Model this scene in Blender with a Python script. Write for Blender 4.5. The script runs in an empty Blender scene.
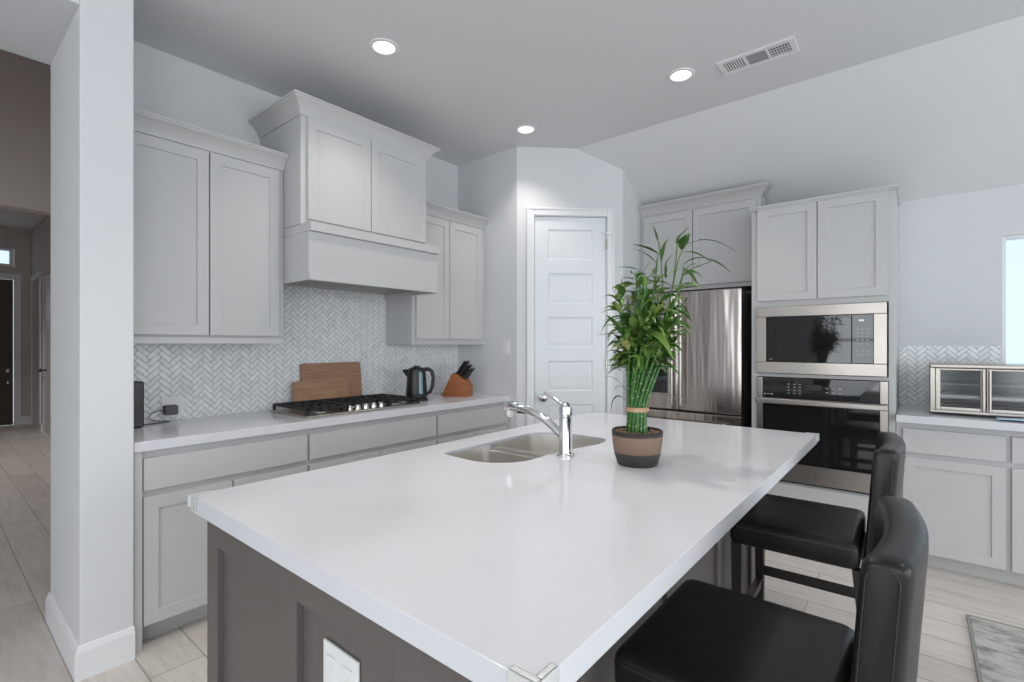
import bpy, bmesh, math, random
from mathutils import Vector, Matrix
random.seed(7)
PI = math.pi
SC = bpy.context.scene
COL = SC.collection

# ------------------------------------------------------------------ camera, world, light, exposure
CAMH = 1.356
cam_d = bpy.data.cameras.new('camera'); cam = bpy.data.objects.new('camera', cam_d); COL.objects.link(cam)
cam_d.sensor_width = 36.0; cam_d.lens = 36.0 * 491.0 / 1024.0
cam_d.shift_y = 3.5 / 1024.0
cam_d.clip_start = 0.05; cam_d.clip_end = 100
cam.location = (0, 0, CAMH)
cam.rotation_euler = (PI / 2, 0, math.atan2(405, 491))
SC.camera = cam

world = bpy.data.worlds.new('world'); SC.world = world; world.use_nodes = True
bg = world.node_tree.nodes['Background']; bg.inputs[0].default_value = (0.70, 0.82, 0.90, 1); bg.inputs[1].default_value = 1.0
SC.view_settings.view_transform = 'Standard'; SC.view_settings.look = 'None'
SC.view_settings.exposure = 0.30; SC.view_settings.gamma = 1.0; SC.view_settings.use_curve_mapping = False

def area(name, loc, rot, sx, sy, power, col):
    l = bpy.data.lights.new(name, 'AREA'); l.shape = 'RECTANGLE'; l.size = sx; l.size_y = sy; l.energy = power; l.color = col
    o = bpy.data.objects.new(name, l); COL.objects.link(o); o.location = loc; o.rotation_euler = rot
    return o
DAY = (0.93, 0.97, 1.0)
# daylight through the windows of the open living area (right wall, back wall) and the window over the counter
area('daylight_right_a', (4.33, -2.6, 1.45), (0, PI/2, 0), 2.1, 2.0, 42, DAY)
area('daylight_right_b', (4.33, 0.1, 1.45), (0, PI/2, 0), 2.1, 2.0, 42, DAY)
area('daylight_right_c', (4.33, 2.5, 1.45), (0, PI/2, 0), 2.1, 1.6, 40, DAY)
area('daylight_back_a', (-0.6, -4.63, 1.45), (PI/2, 0, 0), 1.9, 2.1, 44, DAY)
area('daylight_back_b', (2.2, -4.63, 1.45), (PI/2, 0, 0), 1.9, 2.1, 44, DAY)
SC.cycles.caustics_reflective = False; SC.cycles.caustics_refractive = False

# ------------------------------------------------------------------ materials
def mat(name, col, rough=0.5, metal=0.0, **kw):
    m = bpy.data.materials.new(name); m.use_nodes = True
    b = m.node_tree.nodes['Principled BSDF']
    b.inputs['Base Color'].default_value = (*col, 1); b.inputs['Roughness'].default_value = rough; b.inputs['Metallic'].default_value = metal
    for k, v in kw.items():
        b.inputs[k.replace('_', ' ')].default_value = v
    return m
def nd(m, t, **kw):
    n = m.node_tree.nodes.new(t)
    for k, v in kw.items(): setattr(n, k, v)
    return n
def lk(m, a, b): m.node_tree.links.new(a, b)
def bsdf(m): return m.node_tree.nodes['Principled BSDF']
def ramp(m, fac, stops, interp='LINEAR'):
    r = nd(m, 'ShaderNodeValToRGB'); r.color_ramp.interpolation = interp
    e = r.color_ramp.elements
    while len(e) < len(stops): e.new(0.5)
    for i, (p, c) in enumerate(stops): e[i].position = p; e[i].color = (*c, 1)
    lk(m, fac, r.inputs[0]); return r
def coords(m, scale=(1, 1, 1), rot=(0, 0, 0), loc=(0, 0, 0)):
    tc = nd(m, 'ShaderNodeTexCoord'); mp = nd(m, 'ShaderNodeMapping')
    mp.inputs['Scale'].default_value = scale; mp.inputs['Rotation'].default_value = rot; mp.inputs['Location'].default_value = loc
    lk(m, tc.outputs['Object'], mp.inputs[0]); return mp.outputs[0]
def noise(m, vec, scale, detail=4, rough=0.55):
    n = nd(m, 'ShaderNodeTexNoise'); n.inputs['Scale'].default_value = scale; n.inputs['Detail'].default_value = detail; n.inputs['Roughness'].default_value = rough
    lk(m, vec, n.inputs['Vector']); return n
def bump(m, height, strength, dist=0.002):
    b = nd(m, 'ShaderNodeBump'); b.inputs['Strength'].default_value = strength; b.inputs['Distance'].default_value = dist
    lk(m, height, b.inputs['Height']); lk(m, b.outputs[0], bsdf(m).inputs['Normal']); return b

def paint(name, col, rough=0.6, tex=0.15, scale=160):
    m = mat(name, col, rough)
    n = noise(m, coords(m), scale, 3); bump(m, n.outputs['Fac'], tex, 0.001); return m
M = {}
M['wall'] = paint('wall_paint', (0.665, 0.68, 0.70), 0.75, 0.25, 120)
M['ceiling'] = paint('ceiling_paint', (0.72, 0.725, 0.735), 0.85, 0.25, 120)
M['hall_wall'] = paint('hall_paint', (0.58, 0.52, 0.50), 0.8, 0.2, 120)
M['trim'] = paint('trim_paint', (0.78, 0.79, 0.81), 0.4, 0.03)
M['door_white'] = paint('door_paint', (0.76, 0.79, 0.82), 0.4, 0.03)
M['cabinet'] = paint('cabinet_paint', (0.545, 0.545, 0.545), 0.42, 0.03)
M['island'] = paint('island_paint', (0.118, 0.107, 0.10), 0.45, 0.03)
M['plastic_white'] = mat('white_plastic', (0.8, 0.8, 0.8), 0.35)
M['black'] = mat('black_plastic', (0.012, 0.012, 0.014), 0.35)
M['black_matte'] = mat('black_iron', (0.012, 0.012, 0.012), 0.6)
M['gap_shade'] = mat('gap_shade', (0.02, 0.02, 0.02), 0.7)  # near-black colour painted in for the shade inside gaps and openings
M['glass_black'] = mat('black_glass', (0.012, 0.012, 0.013), 0.04, Specular_IOR_Level=0.6)
M['mark'] = mat('printed_mark', (0.45, 0.45, 0.45), 0.5)
M['chrome'] = mat('chrome', (0.82, 0.83, 0.85), 0.09, 1.0)
M['nickel'] = mat('satin_nickel', (0.55, 0.53, 0.5), 0.25, 1.0)
M['damper'] = mat('grey_damper', (0.33, 0.34, 0.35), 0.5)
M['rubber'] = mat('grey_rubber', (0.10, 0.10, 0.105), 0.6)

def quartz():
    m = mat('white_quartz', (0.84, 0.85, 0.87), 0.13, Specular_IOR_Level=0.42)
    v = coords(m)
    n = noise(m, v, 3.0, 6); r = ramp(m, n.outputs['Fac'], [(0.3, (0.66, 0.67, 0.71)), (0.7, (0.71, 0.72, 0.755))])
    lk(m, r.outputs[0], bsdf(m).inputs['Base Color']); return m
M['quartz'] = quartz()

def steel(name, base=(0.44, 0.40, 0.37), rough=0.32, scale=(0.4, 0.4, 90), wav=0.0):
    m = mat(name, base, rough, 1.0)
    n = noise(m, coords(m, scale), 6.0, 4)
    r = ramp(m, n.outputs['Fac'], [(0.3, tuple(c*0.9 for c in base)), (0.7, tuple(min(1, c*1.08) for c in base))])
    lk(m, r.outputs[0], bsdf(m).inputs['Base Color'])
    if wav:
        n2 = noise(m, coords(m, (7.0, 1.0, 0.5)), 1.3, 2); bump(m, n2.outputs['Fac'], wav, 0.05)
    return m
M['steel'] = steel('brushed_steel', scale=(0.6, 0.6, 120))
M['steel_door'] = steel('fridge_steel', (0.48, 0.43, 0.40), 0.22, (90, 1, 0.5), 0.22)
M['steel_sink'] = steel('sink_steel', (0.85, 0.83, 0.80), 0.34, (1, 60, 60))
M['lining'] = mat('oven_lining', (0.10, 0.10, 0.105), 0.4, 0.6)
M['fridge_side'] = mat('fridge_side_paint', (0.045, 0.045, 0.05), 0.5)

def floor_mat():
    m = mat('plank_tile', (0.5, 0.46, 0.42), 0.42)
    v = coords(m)
    def brick(c1, c2, mortar, msize):
        b = nd(m, 'ShaderNodeTexBrick'); b.offset = 0.37; b.offset_frequency = 2
        for k, val in (('Color1', c1), ('Color2', c2), ('Mortar', mortar)): b.inputs[k].default_value = (*val, 1)
        b.inputs['Scale'].default_value = 1.0; b.inputs['Mortar Size'].default_value = msize; b.inputs['Mortar Smooth'].default_value = 0.1
        b.inputs['Brick Width'].default_value = 1.2; b.inputs['Row Height'].default_value = 0.2; b.inputs['Bias'].default_value = 0.0
        lk(m, v, b.inputs['Vector']); return b
    b = brick((0.70, 0.655, 0.62), (0.60, 0.555, 0.52), (0.36, 0.335, 0.31), 0.0028)
    g = noise(m, coords(m, (1.0, 9.0, 1.0)), 3.2, 7, 0.65)
    r = ramp(m, g.outputs['Fac'], [(0.25, (0.80, 0.79, 0.78)), (0.5, (1.0, 1.0, 1.0)), (0.75, (1.10, 1.10, 1.11))])
    mx = nd(m, 'ShaderNodeMix', data_type='RGBA', blend_type='MULTIPLY'); mx.inputs['Factor'].default_value = 1.0
    lk(m, b.outputs['Color'], mx.inputs['A']); lk(m, r.outputs[0], mx.inputs['B'])
    lk(m, mx.outputs['Result'], bsdf(m).inputs['Base Color'])
    inv = nd(m, 'ShaderNodeMath', operation='SUBTRACT'); inv.inputs[0].default_value = 1.0; lk(m, b.outputs['Fac'], inv.inputs[1])
    bump(m, inv.outputs[0], 0.4, 0.002)
    return m
M['floor'] = floor_mat()

def tile_mat():
    m = mat('marble_tile', (0.75, 0.77, 0.78), 0.22)
    a = nd(m, 'ShaderNodeAttribute'); a.attribute_name = 'tone'
    r = ramp(m, a.outputs['Fac'], [(0.0, (0.72, 0.74, 0.76)), (0.5, (0.86, 0.875, 0.885)), (1.0, (0.93, 0.935, 0.94))])
    n = noise(m, coords(m), 35, 5); r2 = ramp(m, n.outputs['Fac'], [(0.35, (0.86, 0.87, 0.88)), (0.6, (1, 1, 1))])
    mx = nd(m, 'ShaderNodeMix', data_type='RGBA', blend_type='MULTIPLY'); mx.inputs['Factor'].default_value = 1.0
    lk(m, r.outputs[0], mx.inputs['A']); lk(m, r2.outputs[0], mx.inputs['B']); lk(m, mx.outputs['Result'], bsdf(m).inputs['Base Color'])
    return m
M['tile'] = tile_mat()
M['grout'] = mat('tile_grout', (0.36, 0.365, 0.37), 0.8)

def wood(name, c1, c2, scale=(1, 1, 1), freq=6, rough=0.45):
    m = mat(name, c1, rough)
    n = noise(m, coords(m, scale), freq, 6, 0.6)
    r = ramp(m, n.outputs['Fac'], [(0.3, c1), (0.7, c2)]); lk(m, r.outputs[0], bsdf(m).inputs['Base Color']); return m
M['board'] = wood('board_wood', (0.26, 0.135, 0.08), (0.42, 0.24, 0.15), (1, 1, 14), 5)
M['board_small'] = wood('board_wood_light', (0.31, 0.165, 0.085), (0.46, 0.27, 0.155), (1, 1, 12), 5)
M['knife_block'] = wood('block_wood', (0.27, 0.085, 0.025), (0.40, 0.14, 0.045), (3, 3, 12), 4)
M['leg_wood'] = mat('espresso_wood', (0.014, 0.010, 0.009), 0.4)
M['front_door'] = wood('front_door_wood', (0.035, 0.016, 0.011), (0.06, 0.028, 0.018), (1, 1, 1.0), 4)

def leather():
    m = mat('black_leather', (0.010, 0.0088, 0.0085), 0.33, Specular_IOR_Level=0.32)
    v = coords(m)
    n = noise(m, v, 5, 3); r = ramp(m, n.outputs['Fac'], [(0.3, (0.27, 0.27, 0.27)), (0.75, (0.36, 0.36, 0.36))]); lk(m, r.outputs[0], bsdf(m).inputs['Roughness'])
    n2 = noise(m, v, 11, 2, 0.4); bump(m, n2.outputs['Fac'], 0.25, 0.006); return m
M['leather'] = leather()
M['stitch'] = mat('dark_stitching', (0.018, 0.018, 0.018), 0.6)

def thin_glass(name, tint=(0.9, 0.95, 1.0), spec=0.12, rough=0.02):
    m = bpy.data.materials.new(name); m.use_nodes = True; nt = m.node_tree; nt.nodes.clear()
    out = nt.nodes.new('ShaderNodeOutputMaterial'); t = nt.nodes.new('ShaderNodeBsdfTransparent'); g = nt.nodes.new('ShaderNodeBsdfGlossy'); mx = nt.nodes.new('ShaderNodeMixShader')
    t.inputs[0].default_value = (*tint, 1); g.inputs['Roughness'].default_value = rough; mx.inputs[0].default_value = spec
    nt.links.new(t.outputs[0], mx.inputs[1]); nt.links.new(g.outputs[0], mx.inputs[2]); nt.links.new(mx.outputs[0], out.inputs[0]); return m
M['pane'] = thin_glass('window_pane', (0.97, 0.99, 1.0), 0.015, 0.25)
M['oven_pane'] = thin_glass('toaster_pane', (0.80, 0.82, 0.83), 0.05, 0.12)
M['kettle_pane'] = mat('kettle_window', (0.16, 0.30, 0.33), 0.12)
M['guard'] = mat('clear_guard_plastic', (0.75, 0.78, 0.78), 0.25, Transmission_Weight=0.35, Alpha=1.0)

def emis(name, col, strength):
    m = mat(name, (0.8, 0.8, 0.8), 0.5)
    bsdf(m).inputs['Emission Color'].default_value = (*col, 1); bsdf(m).inputs['Emission Strength'].default_value = strength; return m
M['lamp'] = emis('lamp_lens', (1.0, 0.97, 0.93), 2.5)
M['display'] = emis('clock_display', (0.75, 0.9, 0.95), 0.35)

def pot_mat():
    m = mat('pot_glaze', (0.2, 0.13, 0.1), 0.55)
    tc = nd(m, 'ShaderNodeTexCoord'); sp = nd(m, 'ShaderNodeSeparateXYZ'); lk(m, tc.outputs['Object'], sp.inputs[0])
    n = noise(m, coords(m, (1, 1, 9)), 10, 5)
    ad = nd(m, 'ShaderNodeMath', operation='MULTIPLY_ADD'); lk(m, n.outputs['Fac'], ad.inputs[0]); ad.inputs[1].default_value = 0.01; lk(m, sp.outputs[2], ad.inputs[2])
    mr = nd(m, 'ShaderNodeMapRange'); mr.inputs['From Min'].default_value = 0.0; mr.inputs['From Max'].default_value = 0.12; lk(m, ad.outputs[0], mr.inputs['Value'])
    r = ramp(m, mr.outputs[0], [(0.0, (0.030, 0.028, 0.028)), (0.41, (0.040, 0.036, 0.034)), (0.43, (0.20, 0.125, 0.09)), (0.90, (0.24, 0.155, 0.115)), (0.94, (0.028, 0.022, 0.02))])
    lk(m, r.outputs[0], bsdf(m).inputs['Base Color']); bump(m, n.outputs['Fac'], 0.2, 0.003); return m
M['pot'] = pot_mat()
M['soil'] = mat('potting_soil', (0.035, 0.02, 0.014), 0.9)
M['pebble'] = wood('red_pebbles', (0.16, 0.06, 0.04), (0.42, 0.28, 0.20), (1, 1, 1), 60, 0.7)
M['stalk'] = wood('bamboo_stalk', (0.022, 0.10, 0.018), (0.06, 0.19, 0.035), (4, 4, 2), 9, 0.35)
M['node'] = mat('bamboo_node', (0.42, 0.45, 0.22), 0.5)
M['tie'] = wood('raffia_tie', (0.42, 0.20, 0.10), (0.60, 0.45, 0.30), (1, 1, 1), 40, 0.6)
def leaf_mat():
    m = mat('bamboo_leaf', (0.06, 0.17, 0.03), 0.38)
    a = nd(m, 'ShaderNodeAttribute'); a.attribute_name = 'tone'
    r = ramp(m, a.outputs['Fac'], [(0.0, (0.028, 0.075, 0.014)), (0.45, (0.075, 0.17, 0.028)), (0.85, (0.20, 0.30, 0.07)), (1.0, (0.50, 0.46, 0.16))])
    lk(m, r.outputs[0], bsdf(m).inputs['Base Color']); bsdf(m).inputs['Subsurface Weight'].default_value = 0.0
    return m
M['leaf'] = leaf_mat()
def rug_mat():
    m = mat('distressed_rug', (0.5, 0.5, 0.5), 0.95)
    n = noise(m, coords(m, (1.0, 2.6, 1)), 4.5, 9, 0.72)
    r = ramp(m, n.outputs['Fac'], [(0.36, (0.15, 0.15, 0.16)), (0.46, (0.38, 0.37, 0.36)), (0.56, (0.56, 0.55, 0.53))])
    lk(m, r.outputs[0], bsdf(m).inputs['Base Color'])
    n2 = noise(m, coords(m), 400, 2); bump(m, n2.outputs['Fac'], 0.5, 0.003); return m
M['rug'] = rug_mat()
M['rug_edge'] = mat('rug_binding', (0.30, 0.30, 0.29), 0.9)
M['blue_paper'] = mat('pale_blue_plastic', (0.48, 0.66, 0.85), 0.3)

# ------------------------------------------------------------------ mesh helpers
class MB:
    def __init__(s): s.bm = bmesh.new()
    def _faces(s, vs, quads, mi):
        out = []
        for q in quads:
            try:
                f = s.bm.faces.new([vs[i] for i in q]); f.material_index = mi; out.append(f)
            except ValueError: pass
        return out
    def box(s, x0, x1, y0, y1, z0, z1, bev=0.0, mi=0, seg=2):
        vs = [s.bm.verts.new(p) for p in ((x0,y0,z0),(x1,y0,z0),(x1,y1,z0),(x0,y1,z0),(x0,y0,z1),(x1,y0,z1),(x1,y1,z1),(x0,y1,z1))]
        fs = s._faces(vs, ((3,2,1,0),(4,5,6,7),(0,1,5,4),(1,2,6,5),(2,3,7,6),(3,0,4,7)), mi)
        if bev > 0:
            es = list({e for f in fs for e in f.edges})
            bmesh.ops.bevel(s.bm, geom=es, offset=bev, segments=seg, affect='EDGES', profile=0.5, material=-1)
        return s
    def prism(s, poly, lo, hi, axis='z', mi=0, bev=0.0):
        def p3(a, b, h): return {'z': (a, b, h), 'y': (a, h, b), 'x': (h, a, b)}[axis]
        n = len(poly); A = [s.bm.verts.new(p3(a, b, lo)) for a, b in poly]; B = [s.bm.verts.new(p3(a, b, hi)) for a, b in poly]
        fs = [s.bm.faces.new(A), s.bm.faces.new(B[::-1])]
        for i in range(n): fs.append(s.bm.faces.new((A[i], A[(i+1) % n], B[(i+1) % n], B[i])))
        for f in fs: f.material_index = mi
        if bev > 0:
            es = list({e for f in fs[:2] for e in f.edges})
            bmesh.ops.bevel(s.bm, geom=es, offset=bev, segments=2, affect='EDGES', profile=0.5, material=-1)
        return s
    def loft(s, rings, cap=True, closed=True, mi=0):
        R = [[s.bm.verts.new(p) for p in r] for r in rings]; n = len(R[0])
        for a, b in zip(R, R[1:]):
            for i in range(n if closed else n-1):
                f = s.bm.faces.new((a[i], a[(i+1) % n], b[(i+1) % n], b[i])); f.material_index = mi
        if cap and closed:
            for r in (R[0], R[-1][::-1]):
                f = s.bm.faces.new(r); f.material_index = mi
        return s
    def tube(s, pts, r, seg=10, mi=0, cap=True, flat=None):
        pts = [Vector(p) for p in pts]; rs = r if isinstance(r, (list, tuple)) else [r]*len(pts)
        rings = []; t0 = (pts[1]-pts[0]).normalized(); up = Vector((0, 0, 1)) if abs(t0.z) < 0.9 else Vector((1, 0, 0))
        nrm = t0.cross(up).normalized()
        for i, p in enumerate(pts):
            t = (pts[min(i+1, len(pts)-1)] - pts[max(i-1, 0)]).normalized()
            nrm = (nrm - t*nrm.dot(t)).normalized(); b = t.cross(nrm)
            k = flat if flat else 1.0
            rings.append([p + nrm*(math.cos(2*PI*j/seg)*rs[i]) + b*(math.sin(2*PI*j/seg)*rs[i]*k) for j in range(seg)])
        return s.loft(rings, cap, True, mi)
    def lathe(s, prof, seg=24, c=(0, 0, 0), axis='z', mi=0, cap=True):
        rings = []
        for r, h in prof:
            ring = []
            for j in range(seg):
                a = 2*PI*j/seg; u, v = max(r, 1e-5)*math.cos(a), max(r, 1e-5)*math.sin(a)
                q = {'z': (u, v, h), 'y': (u, h, v), 'x': (h, u, v)}[axis]
                ring.append((c[0]+q[0], c[1]+q[1], c[2]+q[2]))
            rings.append(ring)
        return s.loft(rings, cap, True, mi)
    def quad(s, a, b, c, d, mi=0):
        f = s.bm.faces.new([s.bm.verts.new(p) for p in (a, b, c, d)]); f.material_index = mi; return s
    def build(s, name, m, parent=None, smooth=35, loc=None):
        bmesh.ops.recalc_face_normals(s.bm, faces=s.bm.faces[:])
        me = bpy.data.meshes.new(name); s.bm.to_mesh(me); s.bm.free()
        for mm in (m if isinstance(m, (list, tuple)) else [m]): me.materials.append(mm)
        me.shade_smooth(); me.set_sharp_from_angle(angle=math.radians(smooth))
        o = bpy.data.objects.new(name, me); COL.objects.link(o)
        if parent: o.parent = parent
        if loc: o.location = loc
        if smooth < 45:
            wn = o.modifiers.new('weighted_normal', 'WEIGHTED_NORMAL'); wn.keep_sharp = True; wn.weight = 100
        return o
def tag(o, label=None, cat=None, group=None, kind=None):
    if label: o['label'] = label
    if cat: o['category'] = cat
    if group: o['group'] = group
    if kind: o['kind'] = kind
    return o
def thing(name, label, cat, loc=(0, 0, 0), rz=0, group=None):
    o = bpy.data.objects.new(name, None); COL.objects.link(o); o.empty_display_size = 0.1
    o.location = loc; o.rotation_euler = (0, 0, rz); return tag(o, label, cat, group)
def struct(name, mb, m, parent=None):
    o = mb.build(name, m, parent)
    if not parent: o['kind'] = 'structure'
    return o
def copy_tree(o, parent=None):
    c = o.copy(); COL.objects.link(c)
    if parent: c.parent = parent
    for ch in list(o.children): copy_tree(ch, c)
    return c
def filled(loops, z0, z1, bev=0.0):
    """a plate with holes: outline + inner loops, between heights z0 and z1"""
    cu = bpy.data.curves.new('tmp', 'CURVE'); cu.dimensions = '2D'; cu.fill_mode = 'BOTH'
    cu.extrude = (z1-z0)/2 - bev; cu.bevel_depth = bev; cu.bevel_resolution = 1; cu.offset = -bev
    for lp in loops:
        sp = cu.splines.new('POLY'); sp.points.add(len(lp)-1); sp.use_cyclic_u = True
        for p, q in zip(sp.points, lp): p.co = (q[0], q[1], 0, 1)
    o = bpy.data.objects.new('tmp', cu); COL.objects.link(o)
    dg = bpy.context.evaluated_depsgraph_get(); me = bpy.data.meshes.new_from_object(o.evaluated_get(dg))
    mb = MB(); mb.bm.from_mesh(me); bmesh.ops.translate(mb.bm, verts=mb.bm.verts[:], vec=(0, 0, (z0+z1)/2))
    bmesh.ops.remove_doubles(mb.bm, verts=mb.bm.verts[:], dist=1e-5)
    for f in mb.bm.faces: f.material_index = 0
    bpy.data.objects.remove(o); bpy.data.curves.remove(cu); bpy.data.meshes.remove(me); return mb
def rounded(pts, r, n=5):
    out = []
    for i, p in enumerate(pts):
        p = Vector(p); a = Vector(pts[i-1]); b = Vector(pts[(i+1) % len(pts)])
        rr = r[i] if isinstance(r, (list, tuple)) else r
        da = (a-p).normalized()*min(rr, (a-p).length*0.48); db = (b-p).normalized()*min(rr, (b-p).length*0.48)
        for k in range(n+1):
            t = k/n; out.append(tuple((p+da)*(1-t)**2 + p*2*t*(1-t) + (p+db)*t*t))
    return out

# ------------------------------------------------------------------ room shell
XL, YR, YO, XE, YS = -3.265, 3.174, 4.55, 4.2, -4.5       # hood wall, return wall, oven wall, far right wall, back wall
CEIL, FOLD, SLOPE = 3.0, 3.52, 0.59
P0, P1 = Vector((-2.566, 3.174)), Vector((-1.92, 3.80))
def ceil_at(y): return CEIL - max(0, y-FOLD)*SLOPE

struct('floor', MB().box(-12.2, 4.5, -5.0, 5.0, -0.12, 0.0), M['floor'])
struct('ceiling', MB().box(-2.62, 4.4, -4.7, FOLD, CEIL, CEIL+0.12).box(-3.4, -2.62, 0.42, FOLD, CEIL, CEIL+0.12)
       .prism([(FOLD, CEIL), (4.75, ceil_at(4.75)), (4.75, ceil_at(4.75)+0.14), (FOLD, CEIL+0.12)], -3.4, 4.4, 'x'), M['ceiling'])
struct('wall_left', MB().box(XL-0.12, XL, 0.5, YR+0.1, 0, CEIL), M['wall'])
# wall end beside the counter, and the dropped beam over the hall opening
struct('wall_front', MB().box(-3.30, -2.62, 0.42, 0.60, 0, CEIL, 0.006), M['wall'])
struct('trim_1', MB().box(-3.30, -2.62, YS, 0.42, 2.735, CEIL+0.1), M['wall'])
# pantry: return wall, diagonal wall, alcove side wall
struct('wall_pantry', MB().prism([(XL-0.1, YR), (P0.x, P0.y), (P0.x, P0.y+0.12), (XL-0.1, YR+0.12)], 0, CEIL), M['wall'])
u2 = (P1-P0).normalized(); n2 = Vector((u2.y, -u2.x)); LD = (P1-P0).length      # n2 points into the kitchen
def on_diag(u, off=0.0): q = P0+u2*u+n2*off; return (q.x, q.y)
DU0, DU1, DH = 0.148, 0.759, 2.43
mb = MB()
mb.prism([on_diag(0), on_diag(DU0-0.012), on_diag(DU0-0.012, -0.12), on_diag(0, -0.12)], 0, CEIL)
mb.prism([on_diag(DU1+0.012), on_diag(LD), on_diag(LD, -0.12), on_diag(DU1+0.012, -0.12)], 0, CEIL)
mb.prism([on_diag(DU0-0.012), on_diag(DU1+0.012), on_diag(DU1+0.012, -0.12), on_diag(DU0-0.012, -0.12)], DH+0.012, CEIL)
struct('wall_corner', mb, M['wall'])
struct('wall_alcove', MB().prism([(P1.y, 0), (YO+0.1, 0), (YO+0.1, ceil_at(YO+0.1)+0.05), (P1.y, ceil_at(P1.y)+0.05)], P1.x-0.12, P1.x, 'x'), M['wall'])
# oven wall with the window over the counter
WX0, WX1, WZ0, WZ1 = 0.432, 1.95, 1.06, 2.07
TOPW = ceil_at(YO)+0.05
struct('wall_back', MB().box(-2.04, WX0, YO, YO+0.12, 0, TOPW).box(WX1, XE+0.12, YO, YO+0.12, 0, TOPW)
       .box(WX0, WX1, YO, YO+0.12, 0, WZ0).box(WX0, WX1, YO, YO+0.12, WZ1, TOPW), M['wall'])
# right wall and rear wall of the open living area, with their windows
mb = MB(); ys = [YS-0.12, -3.6, -1.6, -0.9, 1.1, 1.7, 3.3, YO+0.12]
for i in range(0, 8, 2): mb.box(XE, XE+0.12, ys[i], ys[i+1], 0, CEIL)
for i in (1, 3, 5): mb.box(XE, XE+0.12, ys[i], ys[i+1], 0, 0.4).box(XE, XE+0.12, ys[i], ys[i+1], 2.5, CEIL)
struct('wall_right', mb, M['wall'])
mb = MB(); xs = [-3.42, -1.55, 0.35, 1.25, 3.15, XE]
for i in (0, 2, 4): mb.box(xs[i], xs[i+1], YS-0.12, YS, 0, CEIL)
for i in (1, 3): mb.box(xs[i], xs[i+1], YS-0.12, YS, 0, 0.4).box(xs[i], xs[i+1], YS-0.12, YS, 2.5, CEIL)
struct('wall_rear', mb, M['wall'])
def window(name, w, h, loc, rz, pane=True, mull=True):
    r = thing(name, None, None, loc, rz); r['kind'] = 'structure'
    f = MB(); t = 0.02
    f.box(0, t, 0.012, 0.09, 0, h, 0.003).box(w-t, w, 0.012, 0.09, 0, h, 0.003).box(t, w-t, 0.012, 0.09, 0, t, 0.003).box(t, w-t, 0.012, 0.09, h-t, h, 0.003)
    if mull: f.box(t, w-t, 0.04, 0.085, h/2-0.02, h/2+0.02, 0.003)
    f.build('window_frame', M['trim'], r)
    if pane: MB().box(t, w-t, 0.058, 0.062, t, h-t).build('window_pane', M['pane'], r)
    return r
w1 = window('window_1', WX1-WX0, WZ1-WZ0, (WX0, YO, WZ0), 0, True, False)
MB().box(-0.02, WX1-WX0+0.02, -0.03, 0.03, -0.02, 0.0, 0.004).build('window_sill', M['trim'], w1)
k = 2
for a, b in ((-3.6, -1.6), (-0.9, 1.1), (1.7, 3.3)):
    window('window_%d' % k, b-a, 2.1, (XE, b, 0.4), -PI/2, False); k += 1
for a, b in ((-1.55, 0.35), (1.25, 3.15)):
    window('window_%d' % k, b-a, 2.1, (b, YS, 0.4), PI, False); k += 1

# hall and foyer beyond the opening
HR, HX = 1.24, -11.7
mb = MB()
mb.box(-3.4, -9.55, HR, HR+0.12, 0, 4.4).box(-10.45, -10.65, HR, HR+0.12, 0, 4.4).box(-11.5, HX, HR, HR+0.12, 0, 4.4)
mb.box(-9.55, -10.45, HR, HR+0.12, 2.43, 4.4).box(-10.65, -11.5, HR, HR+0.12, 2.40, 4.4)
struct('wall_hall_right', mb, M['hall_wall'])
struct('wall_hall_side', MB().box(-11.5, -10.65, HR+0.9, HR+1.0, 0, 2.5).box(-11.62, -11.5, HR+0.12, HR+1.0, 0, 2.5).box(-10.65, -10.55, HR+0.12, HR+1.0, 0, 2.5).box(-11.6, -10.55, HR+0.12, HR+1.0, 2.40, 2.5), M['hall_wall'])
struct('wall_hall_left', MB().box(-6.9, -3.3, -2.6, -2.5, 0, 4.4).box(HX, -6.9, -1.5, -1.4, 0, 4.4), M['hall_wall'])
DY0, DY1 = 0.10, 1.035
struct('wall_hall_end', MB().box(HX-0.12, HX, -1.5, DY0-0.01, 0, 3.4).box(HX-0.12, HX, DY1+0.01, HR+0.12, 0, 3.4)
       .box(HX-0.12, HX, DY0-0.01, DY1+0.01, 2.45, 2.66).box(HX-0.12, HX, DY0-0.01, DY1+0.01, 2.96, 3.4), M['hall_wall'])
struct('wall_hall_header', MB().box(-7.05, -6.9, -2.5, HR, 2.72, 4.4).box(-7.05, -6.9, -2.6, -0.6, 0, 2.72), M['hall_wall'])
struct('wall_hall_upper', MB().box(-3.42, -3.30, -2.6, HR, CEIL, 4.4), M['hall_wall'])
struct('ceiling_hall', MB().box(-6.95, -3.3, -2.6, HR+0.1, 4.4, 4.5).box(HX, -6.95, -1.5, HR+0.1, 3.3, 3.4), M['ceiling'])
t = thing('window_9', None, None, (HX, DY0, 2.66), PI/2); t['kind'] = 'structure'
ww = DY1-DY0
MB().box(0, ww, -0.015, 0.06, 0, 0.04, 0.003).box(0, ww, -0.015, 0.06, 0.26, 0.30, 0.003).box(0, 0.05, -0.015, 0.06, 0.04, 0.26, 0.003).box(ww-0.05, ww, -0.015, 0.06, 0.04, 0.26, 0.003).build('window_frame', M['trim'], t)
MB().box(0.05, ww-0.05, 0.028, 0.032, 0.04, 0.26).build('window_pane', M['pane'], t)

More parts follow.
